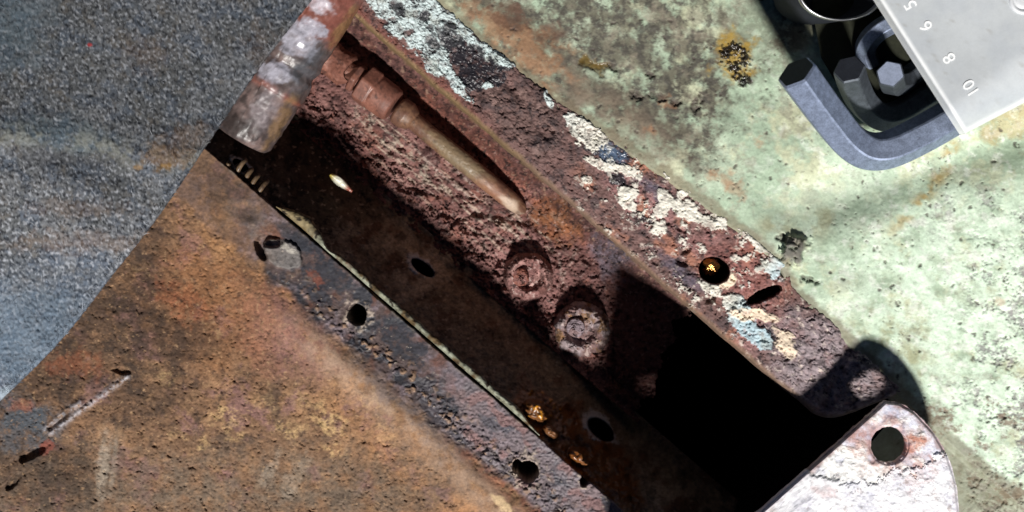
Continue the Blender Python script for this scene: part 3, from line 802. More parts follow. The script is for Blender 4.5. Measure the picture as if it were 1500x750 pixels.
def revolve(name, P, radii, mat, pigf, parent=None, hexes=None, nth=96, noise=0.0, seed=1, rot=0.0, caps=(True, True), offset=(0, 0, 0), planar=0.0):
    """round or hexagonal body lofted along points P; radii per point; hexes: 0/1 per point"""
    P = np.array(P, float); radii = np.array(radii, float)
    hx0 = np.zeros(len(P)) if hexes is None else np.array(hexes, float)
    q_ = [0.0]
    for k_ in range(len(P) - 1):                     # even rings, so relief and colour are not smeared lengthways
        st = max(np.linalg.norm(P[k_ + 1] - P[k_]), abs(radii[k_ + 1] - radii[k_]))
        m_ = max(1, int(st / .00028))
        q_ += [k_ + (j_ + 1) / m_ for j_ in range(m_)]
    q_ = np.array(q_); ar = np.arange(len(P))
    P = np.stack([np.interp(q_, ar, P[:, i_]) for i_ in range(3)], -1); radii = np.interp(q_, ar, radii)
    hexes = np.interp(q_, ar, hx0)
    P, T, U, Vv = frames(P)
    th = np.linspace(0, 2 * np.pi, nth + 1)
    n = len(P)
    TH, I = np.meshgrid(th, np.arange(n), indexing='xy')
    L = np.concatenate([[0], np.cumsum(np.linalg.norm(np.diff(P, axis=0), axis=1))]) / S
    R = np.array(radii)[:, None] * np.ones_like(TH)
    hx = np.zeros(n) if hexes is None else np.array(hexes, float)
    R = R * (1 - hx[:, None]) + hex_r(TH + rot, np.array(radii)[:, None] * np.ones_like(TH)) * hx[:, None]
    lx = np.array(radii)[:, None] / S * np.cos(TH) ; ly = np.array(radii)[:, None] / S * np.sin(TH)
    sx, sy = photo_px(P[:, None, :] + R[..., None] * (np.cos(TH)[..., None] * U[:, None, :] + np.sin(TH)[..., None] * Vv[:, None, :]))
    sy = sy + 6 * np.sin(TH)
    if noise:
        R = R * (1 + 0) + noise * (0.6 * fbm(sx, sy, 16, 4, seed, .6) + 0.5 * fbm(sx, sy, 6, 3, seed + 1, .65) - .7 * sst(.22, .42, fbm(sx, sy, 8, 3, seed + 2, .65))) * 0.001
    XYZ = P[:, None, :] + R[..., None] * (np.cos(TH)[..., None] * U[:, None, :] + np.sin(TH)[..., None] * Vv[:, None, :]) - np.array(offset)
    if planar:
        sx, sy = photo_px(XYZ + np.array(offset))
        XYZ[..., 2] += planar * .001 * (fbm(sx, sy, 15, 4, seed + 5, .65) + .8 * fbm(sx, sy, 6, 3, seed + 6, .65) - .9 * sst(.2, .4, fbm(sx, sy, 9, 4, seed + 7, .65)))
    pig, gl = pigf(XYZ + np.array(offset), L[:, None] * np.ones_like(TH), TH, sx, sy)
    V = XYZ.reshape(-1, 3)
    w = nth + 1
    idx = np.arange(n * w).reshape(n, w)
    F = np.stack([idx[:-1, :-1], idx[:-1, 1:], idx[1:, 1:], idx[1:, :-1]], -1).reshape(-1, 4)
    pg = pig.reshape(-1, 3); gg = gl.reshape(-1)
    extra_v, extra_p, extra_g, extra_f = [], [], [], []
    base = len(V)
    for end, c in ((0, caps[0]), (n - 1, caps[1])):
        if c:
            ci = base + len(extra_v)
            extra_v.append(P[end] - np.array(offset)); extra_p.append(pig[end].mean(0)); extra_g.append(gl[end].mean())
            for j in range(0, w - 1, 1):
                f = [idx[end, j], idx[end, j + 1], ci, ci]
                extra_f.append(f if end else f[::-1])
    if extra_v:
        V = np.vstack([V, extra_v]); pg = np.vstack([pg, extra_p]); gg = np.concatenate([gg, extra_g])
        tris = extra_f
    faces = [tuple(f) for f in F]
    for f in (extra_f if extra_v else []):
        t = []
        for v in f:
            if v not in t: t.append(int(v))
        faces.append(tuple(t))
    o = mesh_from(name, V, faces, mat, parent, {"pigment": pg.astype(np.float32), "gloss": gg.astype(np.float32)})
    return o


def photo_px(XYZ):
    k = S * (H - XYZ[..., 2]) / H
    return XYZ[..., 0] / k + 750, 375 - XYZ[..., 1] / k


def rust_pig(c1, c2, c3, seed, gloss=0.25, grit=1.0):
    def f(XYZ, L, TH, sx, sy):
        n3 = fbm(sx, sy, 14, 3, seed); n4 = fbm(sx, sy, 4.5, 2, seed + 1); n2 = fbm(sx, sy, 34, 3, seed + 2)
        col = np.zeros(sx.shape + (3,), np.float32) + c1
        col = mixc(col, c2, sst(-0.1, 0.35, n2 + 0.4 * n3))
        col = mixc(col, c3, 0.8 * sst(0.12, 0.42, n3 + 0.3 * n4))
        g4 = fbm(sx, sy, 8, 4, seed + 4, .7)
        col = mixc(col, c2 * 1.5, .6 * grit * sst(.12, .4, fbm(sx, sy, 11, 4, seed + 6, .7)))
        col = mixc(col, c3 * .45, .8 * grit * sst(.15, .4, fbm(sx, sy, 9, 4, seed + 5, .68)))
        col = col * (1 + (.2 + 0.3 * grit) * g4)[..., None]
        return col, np.zeros(sx.shape, np.float32) + gloss * sst(-0.2, 0.3, n2)
    return f


# ------------------------------------------------------------------ rusted nuts on the channel floor (parts of the channel)
def build_nut(cx, cy, R, h, rot, seed, cols, stud, label):
    """corroded nut: crusted hexagon with a raised collar; the stud end is its own mesh. Sizes in photo px and mm"""
    ol = channel.location
    zb = floor_z(cx, cy) + 2.6
    def polar(name, x0, y0, rmax, zf, colf, parent, n=90, m=220):
        q = np.linspace(0.004, 1, n) ** .9; t = np.linspace(0, 2 * np.pi, m + 1)
        Q, T = np.meshgrid(q, t, indexing='ij')
        x = x0 + rmax * Q * np.cos(T); y = y0 + rmax * Q * np.sin(T)
        g3 = fbm(x, y, 15, 5, seed, .68); g4 = fbm(x, y, 6, 4, seed + 1, .68); g2 = fbm(x, y, 30, 4, seed + 2, .6)
        z = zf(x, y, Q * rmax, T, g2, g3, g4); col = colf(x, y, Q * rmax, g2, g3, g4)
        X, Y, Z = W(x, y, z * .001)
        return sheet(name, X - ol.x, Y - ol.y, Z - ol.z, M_RUST, col, .35 * sst(0, .3, g3), parent)
    def hexrad(T, r_): return hex_r(T + rot, r_ / math.cos(math.pi / 6) * np.ones_like(T), .25)
    def zf(x, y, q, T, g2, g3, g4):
        hr = hexrad(T, R) * (1 + .10 * g2 + .05 * g3)
        e = sst(1.16, .90, q / hr)
        collar = np.exp(-((q / R - .74) / .17) ** 2) * (.65 + 1.3 * sst(-.3, .3, g2))
        z = zb - 3.4 + e * (h + 1.0) + e * (1.5 * collar) - .9 * e * np.exp(-((q / R - .47) / .10) ** 2)
        return z + e * (.55 * g3 + .45 * g4 - .9 * sst(.18, .4, fbm(x, y, 10, 4, seed + 5, .65))) - 4 * sst(1.12, 1.3, q / R) + .02 * (y - cy) * -1.0 * e
    def cf(x, y, q, g2, g3, g4):
        c = np.zeros(x.shape + (3,), np.float32) + cols[0]
        c = mixc(c, cols[1], sst(-.1, .3, g2 + .5 * g3)); c = mixc(c, cols[2], .8 * sst(.05, .3, fbm(x, y, 22, 5, seed + 8, .68)))
        c = c * (1 + .6 * g4 + .3 * g3)[..., None]
        c = mixc(c, C(204, 184, 176), .6 * sst(.12, .35, fbm(x, y, 12, 5, seed + 6, .7)))
        return mixc(c, C(44, 32, 30), .8 * sst(.14, .36, fbm(x, y, 10, 4, seed + 7, .68)))
    nut = polar("hex_nut", cx, cy, R * 1.34, zf, cf, channel)
    nut["label"] = label
    sx, sy, sr, sh, sc_ = stud
    def zs(x, y, q, T, g2, g3, g4):
        e = sst(1.05, .80, q / sr * (1 + .08 * g3))
        return zb - 3.0 + e * (h + sh) - 1.3 * e * (q / sr) ** 2 + e * (.75 * g3 + .55 * g4 - .8 * sst(.15, .35, fbm(x, y, 9, 4, seed + 12, .65)))
    def cs(x, y, q, g2, g3, g4):
        c = np.zeros(x.shape + (3,), np.float32) + sc_
        c = mixc(c, cols[0], .8 * sst(.0, .3, g2 + g3)); c = mixc(c, C(52, 36, 32), .8 * sst(.1, .35, fbm(x, y, 9, 4, seed + 12, .68)))
        return c * (1 + .6 * g4 + .4 * g3)[..., None]
    polar("stud", sx, sy, sr * 1.08, zs, cs, nut, 40, 90)
    return nut


build_nut(774, 405, 34, 6.0, 0.3, 151, (C(128, 92, 88), C(158, 122, 116), C(92, 58, 52)), (762, 406, 15, 3.4, C(134, 86, 74)), "rusty purple-brown nut caked with scale, farther from the black hollow")
build_nut(851, 482, 37, 7.0, 0.1, 161, (C(118, 94, 92), C(146, 132, 134), C(124, 92, 56)), (843, 480, 16, 3.4, C(138, 124, 130)), "rusty nut with yellowish flank next to the black hollow")


# ------------------------------------------------------------------ pipe with compression fitting
def build_pipe():
    root = empty("pipe_fitting", W(560, 145, -0.032))
    ol = root.location
    def at(px, py, lift): return np.array(W(px, py, floor_z(px, py) * 0.001 + lift))
    rb = rust_pig(C(112, 72, 60), C(132, 88, 74), C(74, 48, 42), 171, 0.55, .45)
    ro = rust_pig(C(98, 68, 54), C(114, 84, 64), C(72, 48, 40), 181, 0.5, .5)
    # common axis, a little above the floor
    def ax(t):
        p0 = np.array(W(484, 86, -0.0268)); p1 = np.array(W(604, 176, -0.0276)); return p0 + (p1 - p0) * t
    def body(name, prof, hexf, pig, rot=0.2, noise=0.25, seed=3, nth=96, mat=M_TUBE):
        P = np.array([ax(t) for t, r in prof]); R = [r for t, r in prof]
        P = P + np.arange(len(P))[:, None] * 1e-7
        return revolve(name, P, R, mat, pig, root, hexes=hexf, noise=noise, seed=seed, rot=rot, nth=nth, offset=ol)
    body("boss", [(-0.35, .0052), (-0.1, .0056), (0.0, .0056), (0.06, .0053), (.10, .0053), (.14, .0056), (.20, .0056), (.22, .0048), (.22, .0025)], None, rb, noise=0.5, mat=M_RUST)
    body("stem", [(.20, .0032), (.45, .0032)], None, rb)
    body("lock_nut", [(.285, .002), (.285, .0046), (.30, .0052), (.34, .0052), (.355, .0046), (.356, .002)], [1] * 6, rb, rot=.35, noise=.05, seed=7)
    body("hex_body", [(.385, .003), (.386, .0058), (.40, .0068), (.52, .0068), (.535, .0062), (.56, .0060), (.70, .0059), (.755, .0056), (.775, .0049), (.776, .003)],
         [1, 1, 1, 1, .7, 0, 0, 0, 0, 0], rb, rot=.1, noise=.08, seed=9, nth=120)
    body("ferrule", [(.81, .003), (.815, .0038), (.84, .0046), (.93, .0047), (.97, .0041), (1.0, .0036), (1.02, .0030)], None, ro, noise=.12, seed=11)
    pts = [ax(.86), ax(1.02), np.array(W(640, 206, -.0280)), np.array(W(690, 246, -.0288)), np.array(W(730, 279, -.0306)), np.array(W(752, 297, -.0326)), np.array(W(768, 310, -.0370))]
    P = smooth_path(pts, 72)
    t = np.linspace(0, 1, len(P))
    R = np.interp(t, [0, .15, .3, .6, .8, .92, 1], [.0026, .0028, .0030, .0031, .0029, .0024, .0012])
    def pg(XYZ, L, TH, sx, sy):
        c, g = ro(XYZ, L, TH, sx, sy)
        px, py = photo_px(XYZ)
        n3 = fbm(sx, sy, 12, 3, 191)
        c = mixc(c, C(132, 120, 94), 0.6 * blob(px, py, 672, 230, 54, 17, 41, .7 * n3, .5))
        c = mixc(c, C(150, 106, 82), 0.6 * blob(px, py, 722, 285, 30, 14, 41, .7 * n3, .5))
        c = mixc(c, C(196, 176, 156), 0.7 * blob(px, py, 748, 300, 16, 8, 41, .7 * n3, .5))
        return c, g
    revolve("pipe", P, R, M_TUBE, pg, root, noise=.2, seed=13, nth=90, offset=ol)
    return root


tag(build_pipe(), "thin rusty pipe with hexagonal compression fitting lying along the channel floor", "pipe fitting")


# ------------------------------------------------------------------ corroded tube in the upper corner of the slot
def build_tube():
    root_l = np.array(W(430, 100, 0.006))
    p0 = np.array(W(526, -86, 0.007)); p1 = np.array(W(352, 203, 0.003))
    prof = [(0, .0097), (.30, .0097), (.50, .0096), (.52, .0093), (.555, .0093), (.575, .0097), (.60, .0092), (.615, .0088), (.63, .0092), (.645, .0098), (.70, .0098), (.715, .0101), (.735, .0101), (.75, .0096), (.80, .0095),
            (.93, .0093), (.98, .0089), (1.0, .0080), (1.005, .0062), (.97, .0055), (.80, .0053)]
    ts = []; rs = []
    for (t0, r0), (t1, r1) in zip(prof[:-1], prof[1:]):
        k = max(2, int(abs(t1 - t0) * 130))
        for q in range(k):
            ts.append(t0 + (t1 - t0) * q / k); rs.append(r0 + (r1 - r0) * q / k)
    ts.append(prof[-1][0]); rs.append(prof[-1][1])
    # keep the tangent steady: loft by hand frame
    d = (p1 - p0)
    T = d / np.linalg.norm(d)
    U = np.array([0, 0, 1.0]); U = U - T * (U @ T); U /= np.linalg.norm(U)
    Vv = np.cross(T, U)
    th = np.linspace(0, 2 * np.pi, 161)
    ts = np.array(ts); rs = np.array(rs)
    TH, TS = np.meshgrid(th, ts); RS = rs[:, None] * np.ones_like(TH)
    L = TS * np.linalg.norm(d) / S
    sx = L + 4 * np.cos(TH); sy = 46 * TH
    n3 = fbm(sx, sy, 14, 3, 201); n4 = fbm(sx, sy, 4.5, 2, 202); n2 = fbm(sx, sy, 36, 3, 203); n6 = fbm(sx, sy, 22, 3, 204)
    R = RS + 0.001 * (0.35 * n3 + 0.18 * n4 + 0.25 * n2)
    XYZ = p0 + TS[..., None] * d + R[..., None] * (np.cos(TH)[..., None] * U + np.sin(TH)[..., None] * Vv)
    px, py = photo_px(XYZ)
    set_warp(px, py, 14, 390, .45)
    g4 = fbm(sx, sy, 8, 4, 392, .7)
    col = np.zeros(px.shape + (3,), np.float32) + C(92, 80, 78)
    col = mixc(col, C(122, 104, 100), sst(-.1, .35, n2 + .4 * n3))
    col = mixc(col, C(76, 66, 64), sst(.05, .35, n6 + .3 * n4))
    col = mixc(col, C(130, 76, 64), .9 * sst(.475, .42, TS + .05 * n6))
    col = mixc(col, C(206, 200, 210), .8 * blob(px, py, 468, 8, 20, 10, 20, .6 * n3, .3))
    sp = blob(px, py, 440, 56, 34, 26, -30, .55 * n6 + .3 * n3, .15) + blob(px, py, 402, 106, 32, 15, 25, .35 * n3, .15)
    sp = np.clip(sp, 0, 1)
    col = mixc(col, C(172, 170, 182), .92 * sp)
    col = mixc(col, C(134, 76, 62), .85 * np.exp(-((TS - .735) / .018) ** 2) * sst(-.4, .2, n3))
    col = mixc(col, C(74, 78, 84), .7 * blob(px, py, 450, 105, 22, 40, 30, .5 * n3, .4))
    col = mixc(col, C(140, 110, 72), .7 * blob(px, py, 505, 40, 9, 34, 35, .6 * n3, .4) + .6 * blob(px, py, 410, 178, 10, 40, 30, .5 * n3, .4))
    col = mixc(col, C(150, 140, 144), .5 * blob(px, py, 385, 160, 16, 34, 28, .6 * n3, .4))  # pale patch painted as a highlight on the lower tube
    col = mixc(col, C(52, 44, 42), .8 * blob(px, py, 345, 185, 30, 20, 20, .6 * n3, .4))
    col = mixc(col, C(50, 42, 40), .8 * ((TS > .97) & (RS < .0065)))
    col = col * (.88 + .45 * g4)[..., None]
    w = len(th); n = len(ts)
    idx = np.arange(n * w).reshape(n, w)
    F = np.stack([idx[:-1, :-1], idx[:-1, 1:], idx[1:, 1:], idx[1:, :-1]], -1).reshape(-1, 4)
    o = mesh_from("metal_tube", (XYZ - root_l).reshape(-1, 3), F, M_TUBE, None, {"pigment": col.reshape(-1, 3), "gloss": (.7 + .3 * sp).reshape(-1).astype(np.float32)})
    o.location = root_l
    return o


tag(build_tube(), "thick corroded metal tube with silver and rust bands jutting out from under the grey felt", "metal tube")


# ------------------------------------------------------------------ short coil spring under the tube's end
def build_spring():
    turns, n = 4.2, 260
    t = np.linspace(0, 1, n)
    p0 = np.array(W(343, 236, -0.0035)); p1 = np.array(W(388, 279, -0.0045))
    d = p1 - p0; T = d / np.linalg.norm(d); U = np.array([0, 0, 1.0]); Vv = np.cross(T, U)
    ph = t * turns * 2 * np.pi
    ph = ph + .5 * np.sin(t * 9 + 1)
    P = p0 + t[:, None] * d + (0.0023 + .0006 * np.sin(t * 5.3 + 2))[:, None] * (np.cos(ph)[:, None] * U + np.sin(ph)[:, None] * Vv)
    return revolve("coil_spring", P, np.full(n, .0007), M_TUBE, rust_pig(C(92, 72, 50), C(112, 92, 70), C(58, 42, 32), 211, .6), nth=14, noise=.1, seed=5)


tag(build_spring(), "small rusty coil spring tucked at the slot edge below the tube end", "spring")


# ------------------------------------------------------------------ bright scrap stuck to the channel wall
def build_scrap():
    c = np.array(W(489, 262, -0.0225))
    g = np.linspace(0, 1, 26)
    Uu, Vq = np.meshgrid(g, np.linspace(-1, 1, 9), indexing='ij')
    d = np.array(W(516, 281, -0.0235)) - np.array(W(484, 256, -0.021)); 
    side = np.array([ST, CT, 0.25]) * 0.0016
    wdt = 0.35 + 0.65 * np.sin(np.pi * np.clip(Uu * 1.05 + .03, 0, 1)) * (1 - .55 * Uu)
    XYZ = np.array(W(484, 256, -0.0195)) + Uu[..., None] * d + (Vq * wdt)[..., None] * side
    XYZ[..., 2] += 0.0009 * (1 - Vq ** 2) + 0.0003 * perlin(Uu * 6, Vq * 2, 3)
    col = np.zeros(Uu.shape + (3,), np.float32) + C(206, 204, 186)
    col = mixc(col, C(168, 150, 72), sst(.3, .05, Uu)); col = mixc(col, C(150, 84, 66), sst(.6, .85, Uu))
    o = sheet("metal_scrap", XYZ[..., 0] - c[0], XYZ[..., 1] - c[1], XYZ[..., 2] - c[2], M_TUBE, col, np.full(Uu.shape, .8, np.float32))
    o.location = c
    md = o.modifiers.new("thickness", 'SOLIDIFY'); md.thickness = 0.0004
    return o


tag(build_scrap(), "tiny bright sliver of bare metal on the dark channel wall", "scrap")


# ------------------------------------------------------------------ screw in the rail hole (part of the rail)
def build_screw():
    c = np.array(W(1041, 391, -0.0045))
    hs = np.array([-1.5, 0, .45, .8, 1.0, 1.0]); rs = np.array([.8, 1, 1, .85, .6, .03])
    up = np.array([-0.25, -0.35, 1.0]); up /= np.linalg.norm(up)
    P = c[None] + hs[:, None] * .0022 * up + np.arange(6)[:, None] * up * 1e-6
    scw = revolve("screw", P, rs * .0026, M_BRASS, rust_pig(C(150, 100, 40), C(180, 130, 60), C(70, 40, 20), 221, .9), rail, nth=48, noise=1.6, seed=15)
    scw["label"] = "glinting amber screw end deep in the rail hole"


build_screw()


# ------------------------------------------------------------------ grey felt pad
def build_pad():
    edge = np.array([(640, -250), (560, -140), (497, -55), (457, 0), (383, 96), (303, 213), (236, 312), (166, 402), (88, 500), (0, 588), (-60, 645), (-160, 735)], float)
    E = smooth_path(np.c_[edge, np.zeros(len(edge))], 500)[:, :2]
    # resample at even steps
    seglen = np.concatenate([[0], np.cumsum(np.hypot(*np.diff(E, axis=0).T))])
    s = np.arange(0, seglen[-1], 1.6)
    ex = np.interp(s, seglen, E[:, 0]); ey = np.interp(s, seglen, E[:, 1])
    w = np.concatenate([[0, .0001, .5, 1, 1.7, 2.6, 3.8], np.arange(5.2, 420, 1.5), np.arange(424, 760, 14)]).astype(np.float32)
    Sg, Wd = np.meshgrid(np.arange(len(s)), w, indexing='ij')
    x = ex[Sg] - .78 * Wd; y = ey[Sg] - .62 * Wd
    jit = 1.1 * fbm(s, s * 0 + 1, 9, 3, 231)[:, None] * np.exp(-Wd / 8)
    x = x - .78 * jit; y = y - .62 * jit
    n1 = fbm(x, y, 120, 3, 232); n2 = fbm(x, y, 40, 3, 233); n3 = fbm(x * 1.15, y, 12, 3, 234); n4 = fbm(x, y, 5.0, 2, 235)
    band = seg(x, y, [(-40, 196), (60, 200), (120, 205), (190, 226), (300, 238)])
    z = 21.0 + 1.3 * n1 + .5 * n2 + .42 * n3 + .42 * n4
    z = z + 1.6 * np.exp(-(band / 30) ** 2) + 5.5 * sst(0, 420, Wd)
    z = z - 1.4 * np.exp(-(seg(x, y, [(-40, 232), (100, 236), (180, 256)]) / 20) ** 2)
    roll = 1 - np.sqrt(np.clip(1 - (1 - np.clip(Wd / 5.2, 0, 1)) ** 2, 0, 1))
    z = z - 1.7 * roll
    z[:, 0] -= 1.6
    set_warp(x, y, 20, 400, .4)
    col = np.zeros(x.shape + (3,), np.float32) + C(122, 125, 128)
    col = mixc(col, C(150, 153, 158), sst(-.1, .4, n1 + .6 * n2))
    col = mixc(col, C(138, 128, 116), .5 * sst(0, .35, fbm(x, y, 30, 5, 402, .7)))
    col = mixc(col, C(108, 122, 142), .6 * sst(-.1, .3, fbm(x, y, 40, 5, 404, .7)))
    f4 = fbm(x, y * .8, 4.4, 3, 236); f3 = fbm(x + y * .4, y, 9, 2, 237)
    col = mixc(col, C(52, 54, 60), .8 * sst(.02, .38, f4 + .5 * f3))
    col = mixc(col, C(204, 208, 216), .8 * sst(.1, .45, fbm(x - y * .3, y, 5, 2, 238) + .35 * fbm(x, y, 10, 2, 239)))
    col = mixc(col, C(112, 134, 148), .55 * (blob(x, y, 10, 30, 60, 60, 0, .6 * n2, .6) + blob(x, y, 90, 195, 80, 22, 8, .6 * n2, .5) + blob(x, y, 40, 500, 90, 70, 0, .6 * n2, .6)))
    col = mixc(col, C(186, 184, 166), .45 * np.exp(-(band / 18) ** 2) * sst(-.3, .3, n2 + n3))
    col = mixc(col, C(60, 62, 70), .5 * blob(x, y, 90, 232, 80, 14, 5, .5 * n2, .5))
    og = blob(x, y, 245, 232, 34, 14, 0, .8 * n3 + .3 * n2, .4) + .7 * blob(x, y, 265, 205, 40, 18, -20, .8 * n3, .5) + .5 * blob(x, y, 120, 355, 90, 14, 0, .9 * n3 + .5 * n2, .5) + .4 * blob(x, y, 110, 305, 70, 12, 0, .9 * n3, .5) + .35 * blob(x, y, 215, 80, 30, 24, 0, .9 * n3, .5) + .35 * blob(x, y, 380, 70, 20, 30, 0, .9 * n3, .5)
    col = mixc(col, C(172, 134, 100), .5 * np.clip(og, 0, 1))
    col = mixc(col, C(196, 150, 80), .7 * blob(x, y, 240, 245, 11, 5, 0, .7 * n3, .4) + .6 * blob(x, y, 202, 246, 7, 4, 0, .7 * n3, .4))
    col = mixc(col, C(210, 60, 60), .9 * blob(x, y, 131, 66, 3.5, 3, 0, .2 * n4, .3))
    col = mixc(col, C(200, 214, 222), .9 * sst(566, 572, y + 2 * n3 - .0 * x) * sst(30, 12, x))
    X, Y, Z = W(x, y, z * .001)
    c = np.array(W(200, 150, .021))
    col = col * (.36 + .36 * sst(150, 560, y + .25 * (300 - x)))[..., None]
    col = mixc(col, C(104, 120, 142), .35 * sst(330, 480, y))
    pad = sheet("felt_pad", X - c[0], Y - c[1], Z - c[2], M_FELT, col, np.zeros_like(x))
    pad.location = c
    # loose fibres standing off the felt
    r = np.random.RandomState(5)
    n = 11000
    ii = r.randint(0, len(s), n); ww = np.abs(r.rand(n)) * 410
    ww[:2600] = r.rand(2600) * 5
    jj = np.clip(np.searchsorted(w, ww), 0, len(w) - 1)
    base = np.stack([X[ii, jj], Y[ii, jj], Z[ii, jj]], -1) - c
    cc = col[ii, jj]
    an = r.normal(1.9, .75, n); ln = r.uniform(.0006, .0022, n); lift = r.uniform(.05, .5, n)
    d = np.stack([np.cos(an), np.sin(an), lift], -1)
    an2 = an + r.normal(0, .6, n); d2 = np.stack([np.cos(an2), np.sin(an2), lift * .2], -1)
    sd = np.stack([-np.sin(an), np.cos(an), np.zeros(n)], -1) * (r.uniform(.00003, .00008, n))[:, None]
    mid = base + d * (ln * .5)[:, None]; tip = mid + d2 * (ln * .5)[:, None]
    base = base - np.array([0, 0, .0002])
    V = np.stack([base - sd, base + sd, mid - sd, mid + sd, tip], 1).reshape(-1, 3)
    k = np.arange(n)[:, None] * 5
    F4 = k + np.array([[0, 1, 3, 2]]); F3 = np.c_[k + np.array([[2, 3, 4]])]
    Fq = np.vstack([F4, np.c_[F3, F3[:, 2]]])
    # second set of faces as triangles: build with pydata-free degenerate avoidance
    V2 = np.vstack([V, tip + sd * .3])
    Fq = np.vstack([F4, np.c_[k + 2, k + 3, np.arange(n)[:, None] + len(V), k + 4]])
    tone = np.where(r.rand(n) < .55, 1.35, .6)[:, None] * cc + .01
    pg = np.vstack([np.repeat(tone, 5, 0), tone]).astype(np.float32)
    nap = mesh_from("fibre_nap", V2, Fq, M_FELT, pad, {"pigment": pg, "gloss": np.zeros(len(V2), np.float32)}, smooth=False)
    nap["kind"] = "stuff"
    return pad


tag(build_pad(), "thick grey felt pad with orange rust stains and a fuzzy cut edge", "felt pad")


# ------------------------------------------------------------------ pale bracket with a round hole
def build_bracket():
    rt = np.array([(1297, 588), (1318, 591), (1340, 604), (1368, 634), (1388, 668), (1400, 706), (1405, 750), (1407, 800), (1405, 860), (1400, 905)], float)
    rp = smooth_path(np.c_[rt, np.zeros(len(rt))], 300)[:, :2]
    out = np.vstack([rp, np.c_[np.linspace(1400, 940, 60), np.full(60, 905.0)], np.c_[np.linspace(940, 1297, 160), np.linspace(905, 588, 160)]])
    hx, hy, hr = 1302.5, 652.0, 27.0
    ot = np.unwrap(np.arctan2(out[:, 1] - hy, out[:, 0] - hx)); orad = np.hypot(out[:, 0] - hx, out[:, 1] - hy)
    m = 1000
    tt = np.linspace(ot.min(), ot.min() + 2 * np.pi, m + 1)
    od = np.argsort(ot); rad = np.interp(tt, ot[od], orad[od])
    rad = rad + 2.6 * fbm(tt * 60, tt * 0 + 3, 9, 5, 250, .65)
    rad[-1] = rad[0]
    hrad = hr * (1 + .07 * fbm(np.cos(tt) * 30, np.sin(tt) * 30, 9, 3, 249))
    v = np.concatenate([[0, .0002, .0004], np.linspace(.002, 1, 230) ** 1.25, [1.0, 1.0, 1.0]])
    nrow = len(v)
    V_, T_ = np.meshgrid(v, np.arange(m + 1), indexing='ij')
    rr = hrad[T_] + (rad[T_] - hrad[T_]) * V_
    x = (hx + rr * np.cos(tt)[T_]).astype(np.float32); y = (hy + rr * np.sin(tt)[T_]).astype(np.float32)
    n1 = fbm(x, y, 90, 3, 251); n2 = fbm(x, y, 38, 4, 252); n3 = fbm(x, y, 12, 3, 253); n4 = fbm(x, y, 4.5, 2, 254); n6 = fbm(x, y, 22, 4, 255)
    set_warp(x, y, 18, 410, .45)
    m3 = fbm(x, y, 16, 5, 412, .7); m4 = fbm(x, y, 7, 4, 414, .7)
    crust = sst(.0, .25, n2 + .35 * blob(x, y, 1180, 730, 90, 60, 0, 0, .6) - .1 + .5 * sst(640, 700, y))
    z = 19.5 + .18 * m3 + .10 * m4 + crust * (.30 * n6 + .25 * m3 + .25)
    col = np.zeros(x.shape + (3,), np.float32) + C(224, 226, 240)
    col = mixc(col, C(240, 240, 244), sst(-.1, .3, n2 + .4 * n3))
    col = mixc(col, C(248, 248, 244), crust * .85)
    col = mixc(col, C(170, 172, 196), .6 * sst(.05, .35, fbm(x, y, 45, 4, 259)))
    rim = blob(x, y, hx, hy, 48, 40, 30, .7 * n6 + .3 * n3, .5)
    col = mixc(col, C(176, 128, 116), .75 * rim)
    col = mixc(col, C(186, 118, 92), .75 * (blob(x, y, 1336, 648, 16, 14, 0, .8 * n3, .4) + blob(x, y, 1258, 646, 14, 18, 20, .8 * n3, .5) * .6 + blob(x, y, 1350, 695, 34, 14, -40, .9 * n3, .3) * .7 + blob(x, y, 1212, 722, 16, 10, 20, .7 * n3, .3)))
    col = mixc(col, C(128, 120, 136), .5 * sst(.25, .45, fbm(x, y, 14, 3, 261)))
    dl = seg(x, y, [(1115, 750), (1296, 589)]); dr = seg(x, y, [tuple(p) for p in rt])
    col = mixc(col, C(150, 116, 110), .75 * sst(11, 1, np.minimum(dl, dr) + 9 * m3))
    step = sst(-3, 3, y - np.interp(x, [1100, 1180, 1250, 1290, 1310, 1340, 1360, 1420], [700, 690, 712, 702, 688, 690, 678, 640]) + 26 * m3)
    z = z + .35 * step; col = mixc(col, C(236, 236, 244), .6 * step)
    col = mixc(col, C(150, 128, 118), .55 * sst(.2, .42, fbm(x, y, 26, 6, 416, .72)) + .5 * sst(.26, .42, fbm(x, y, 9, 4, 417, .7)))
    col = col * (1 + .2 * m4 + .06 * m3)[..., None]
    rnd = np.minimum(dl, dr); z = z - 1.0 * sst(4, 0, rnd) - .6 * sst(31, 27, np.hypot(x - hx, y - hy))
    X, Y, Z = W(x, y, z * .001)
    lowz = .0166
    for dst, src, zz in ((1, 2, None), (0, 2, lowz), (nrow - 2, nrow - 3, lowz), (nrow - 1, 2, lowz)):
        X[dst], Y[dst] = X[src], Y[src]
        Z[dst] = Z[src] if zz is None else zz
    c = np.array(W(1300, 720, .0195))
    o = sheet("mounting_bracket", X - c[0], Y - c[1], Z - c[2], M_PAINT, col, np.full(x.shape, .25, np.float32), None)
    o.location = c
    # added upright, unseen below the frame, shaped to shade the slot's lower end
    gs = [np.array(W(1066, 790, z_)) for z_ in (.0168, .0440)] + [np.array(W(950, 900, .0590)), np.array(W(888, 905, .0168))]
    V = np.array(gs + [g_ + np.array([.0022, -.0026, 0]) for g_ in gs]) - c
    mesh_from("added_shade_upright", V, [(0, 1, 2, 3), (7, 6, 5, 4), (0, 4, 5, 1), (1, 5, 6, 2), (2, 6, 7, 3), (3, 7, 4, 0)], M_PAINT, o, {"pigment": np.tile(C(190, 190, 200), (8, 1)), "gloss": np.zeros(8, np.float32)}, False)
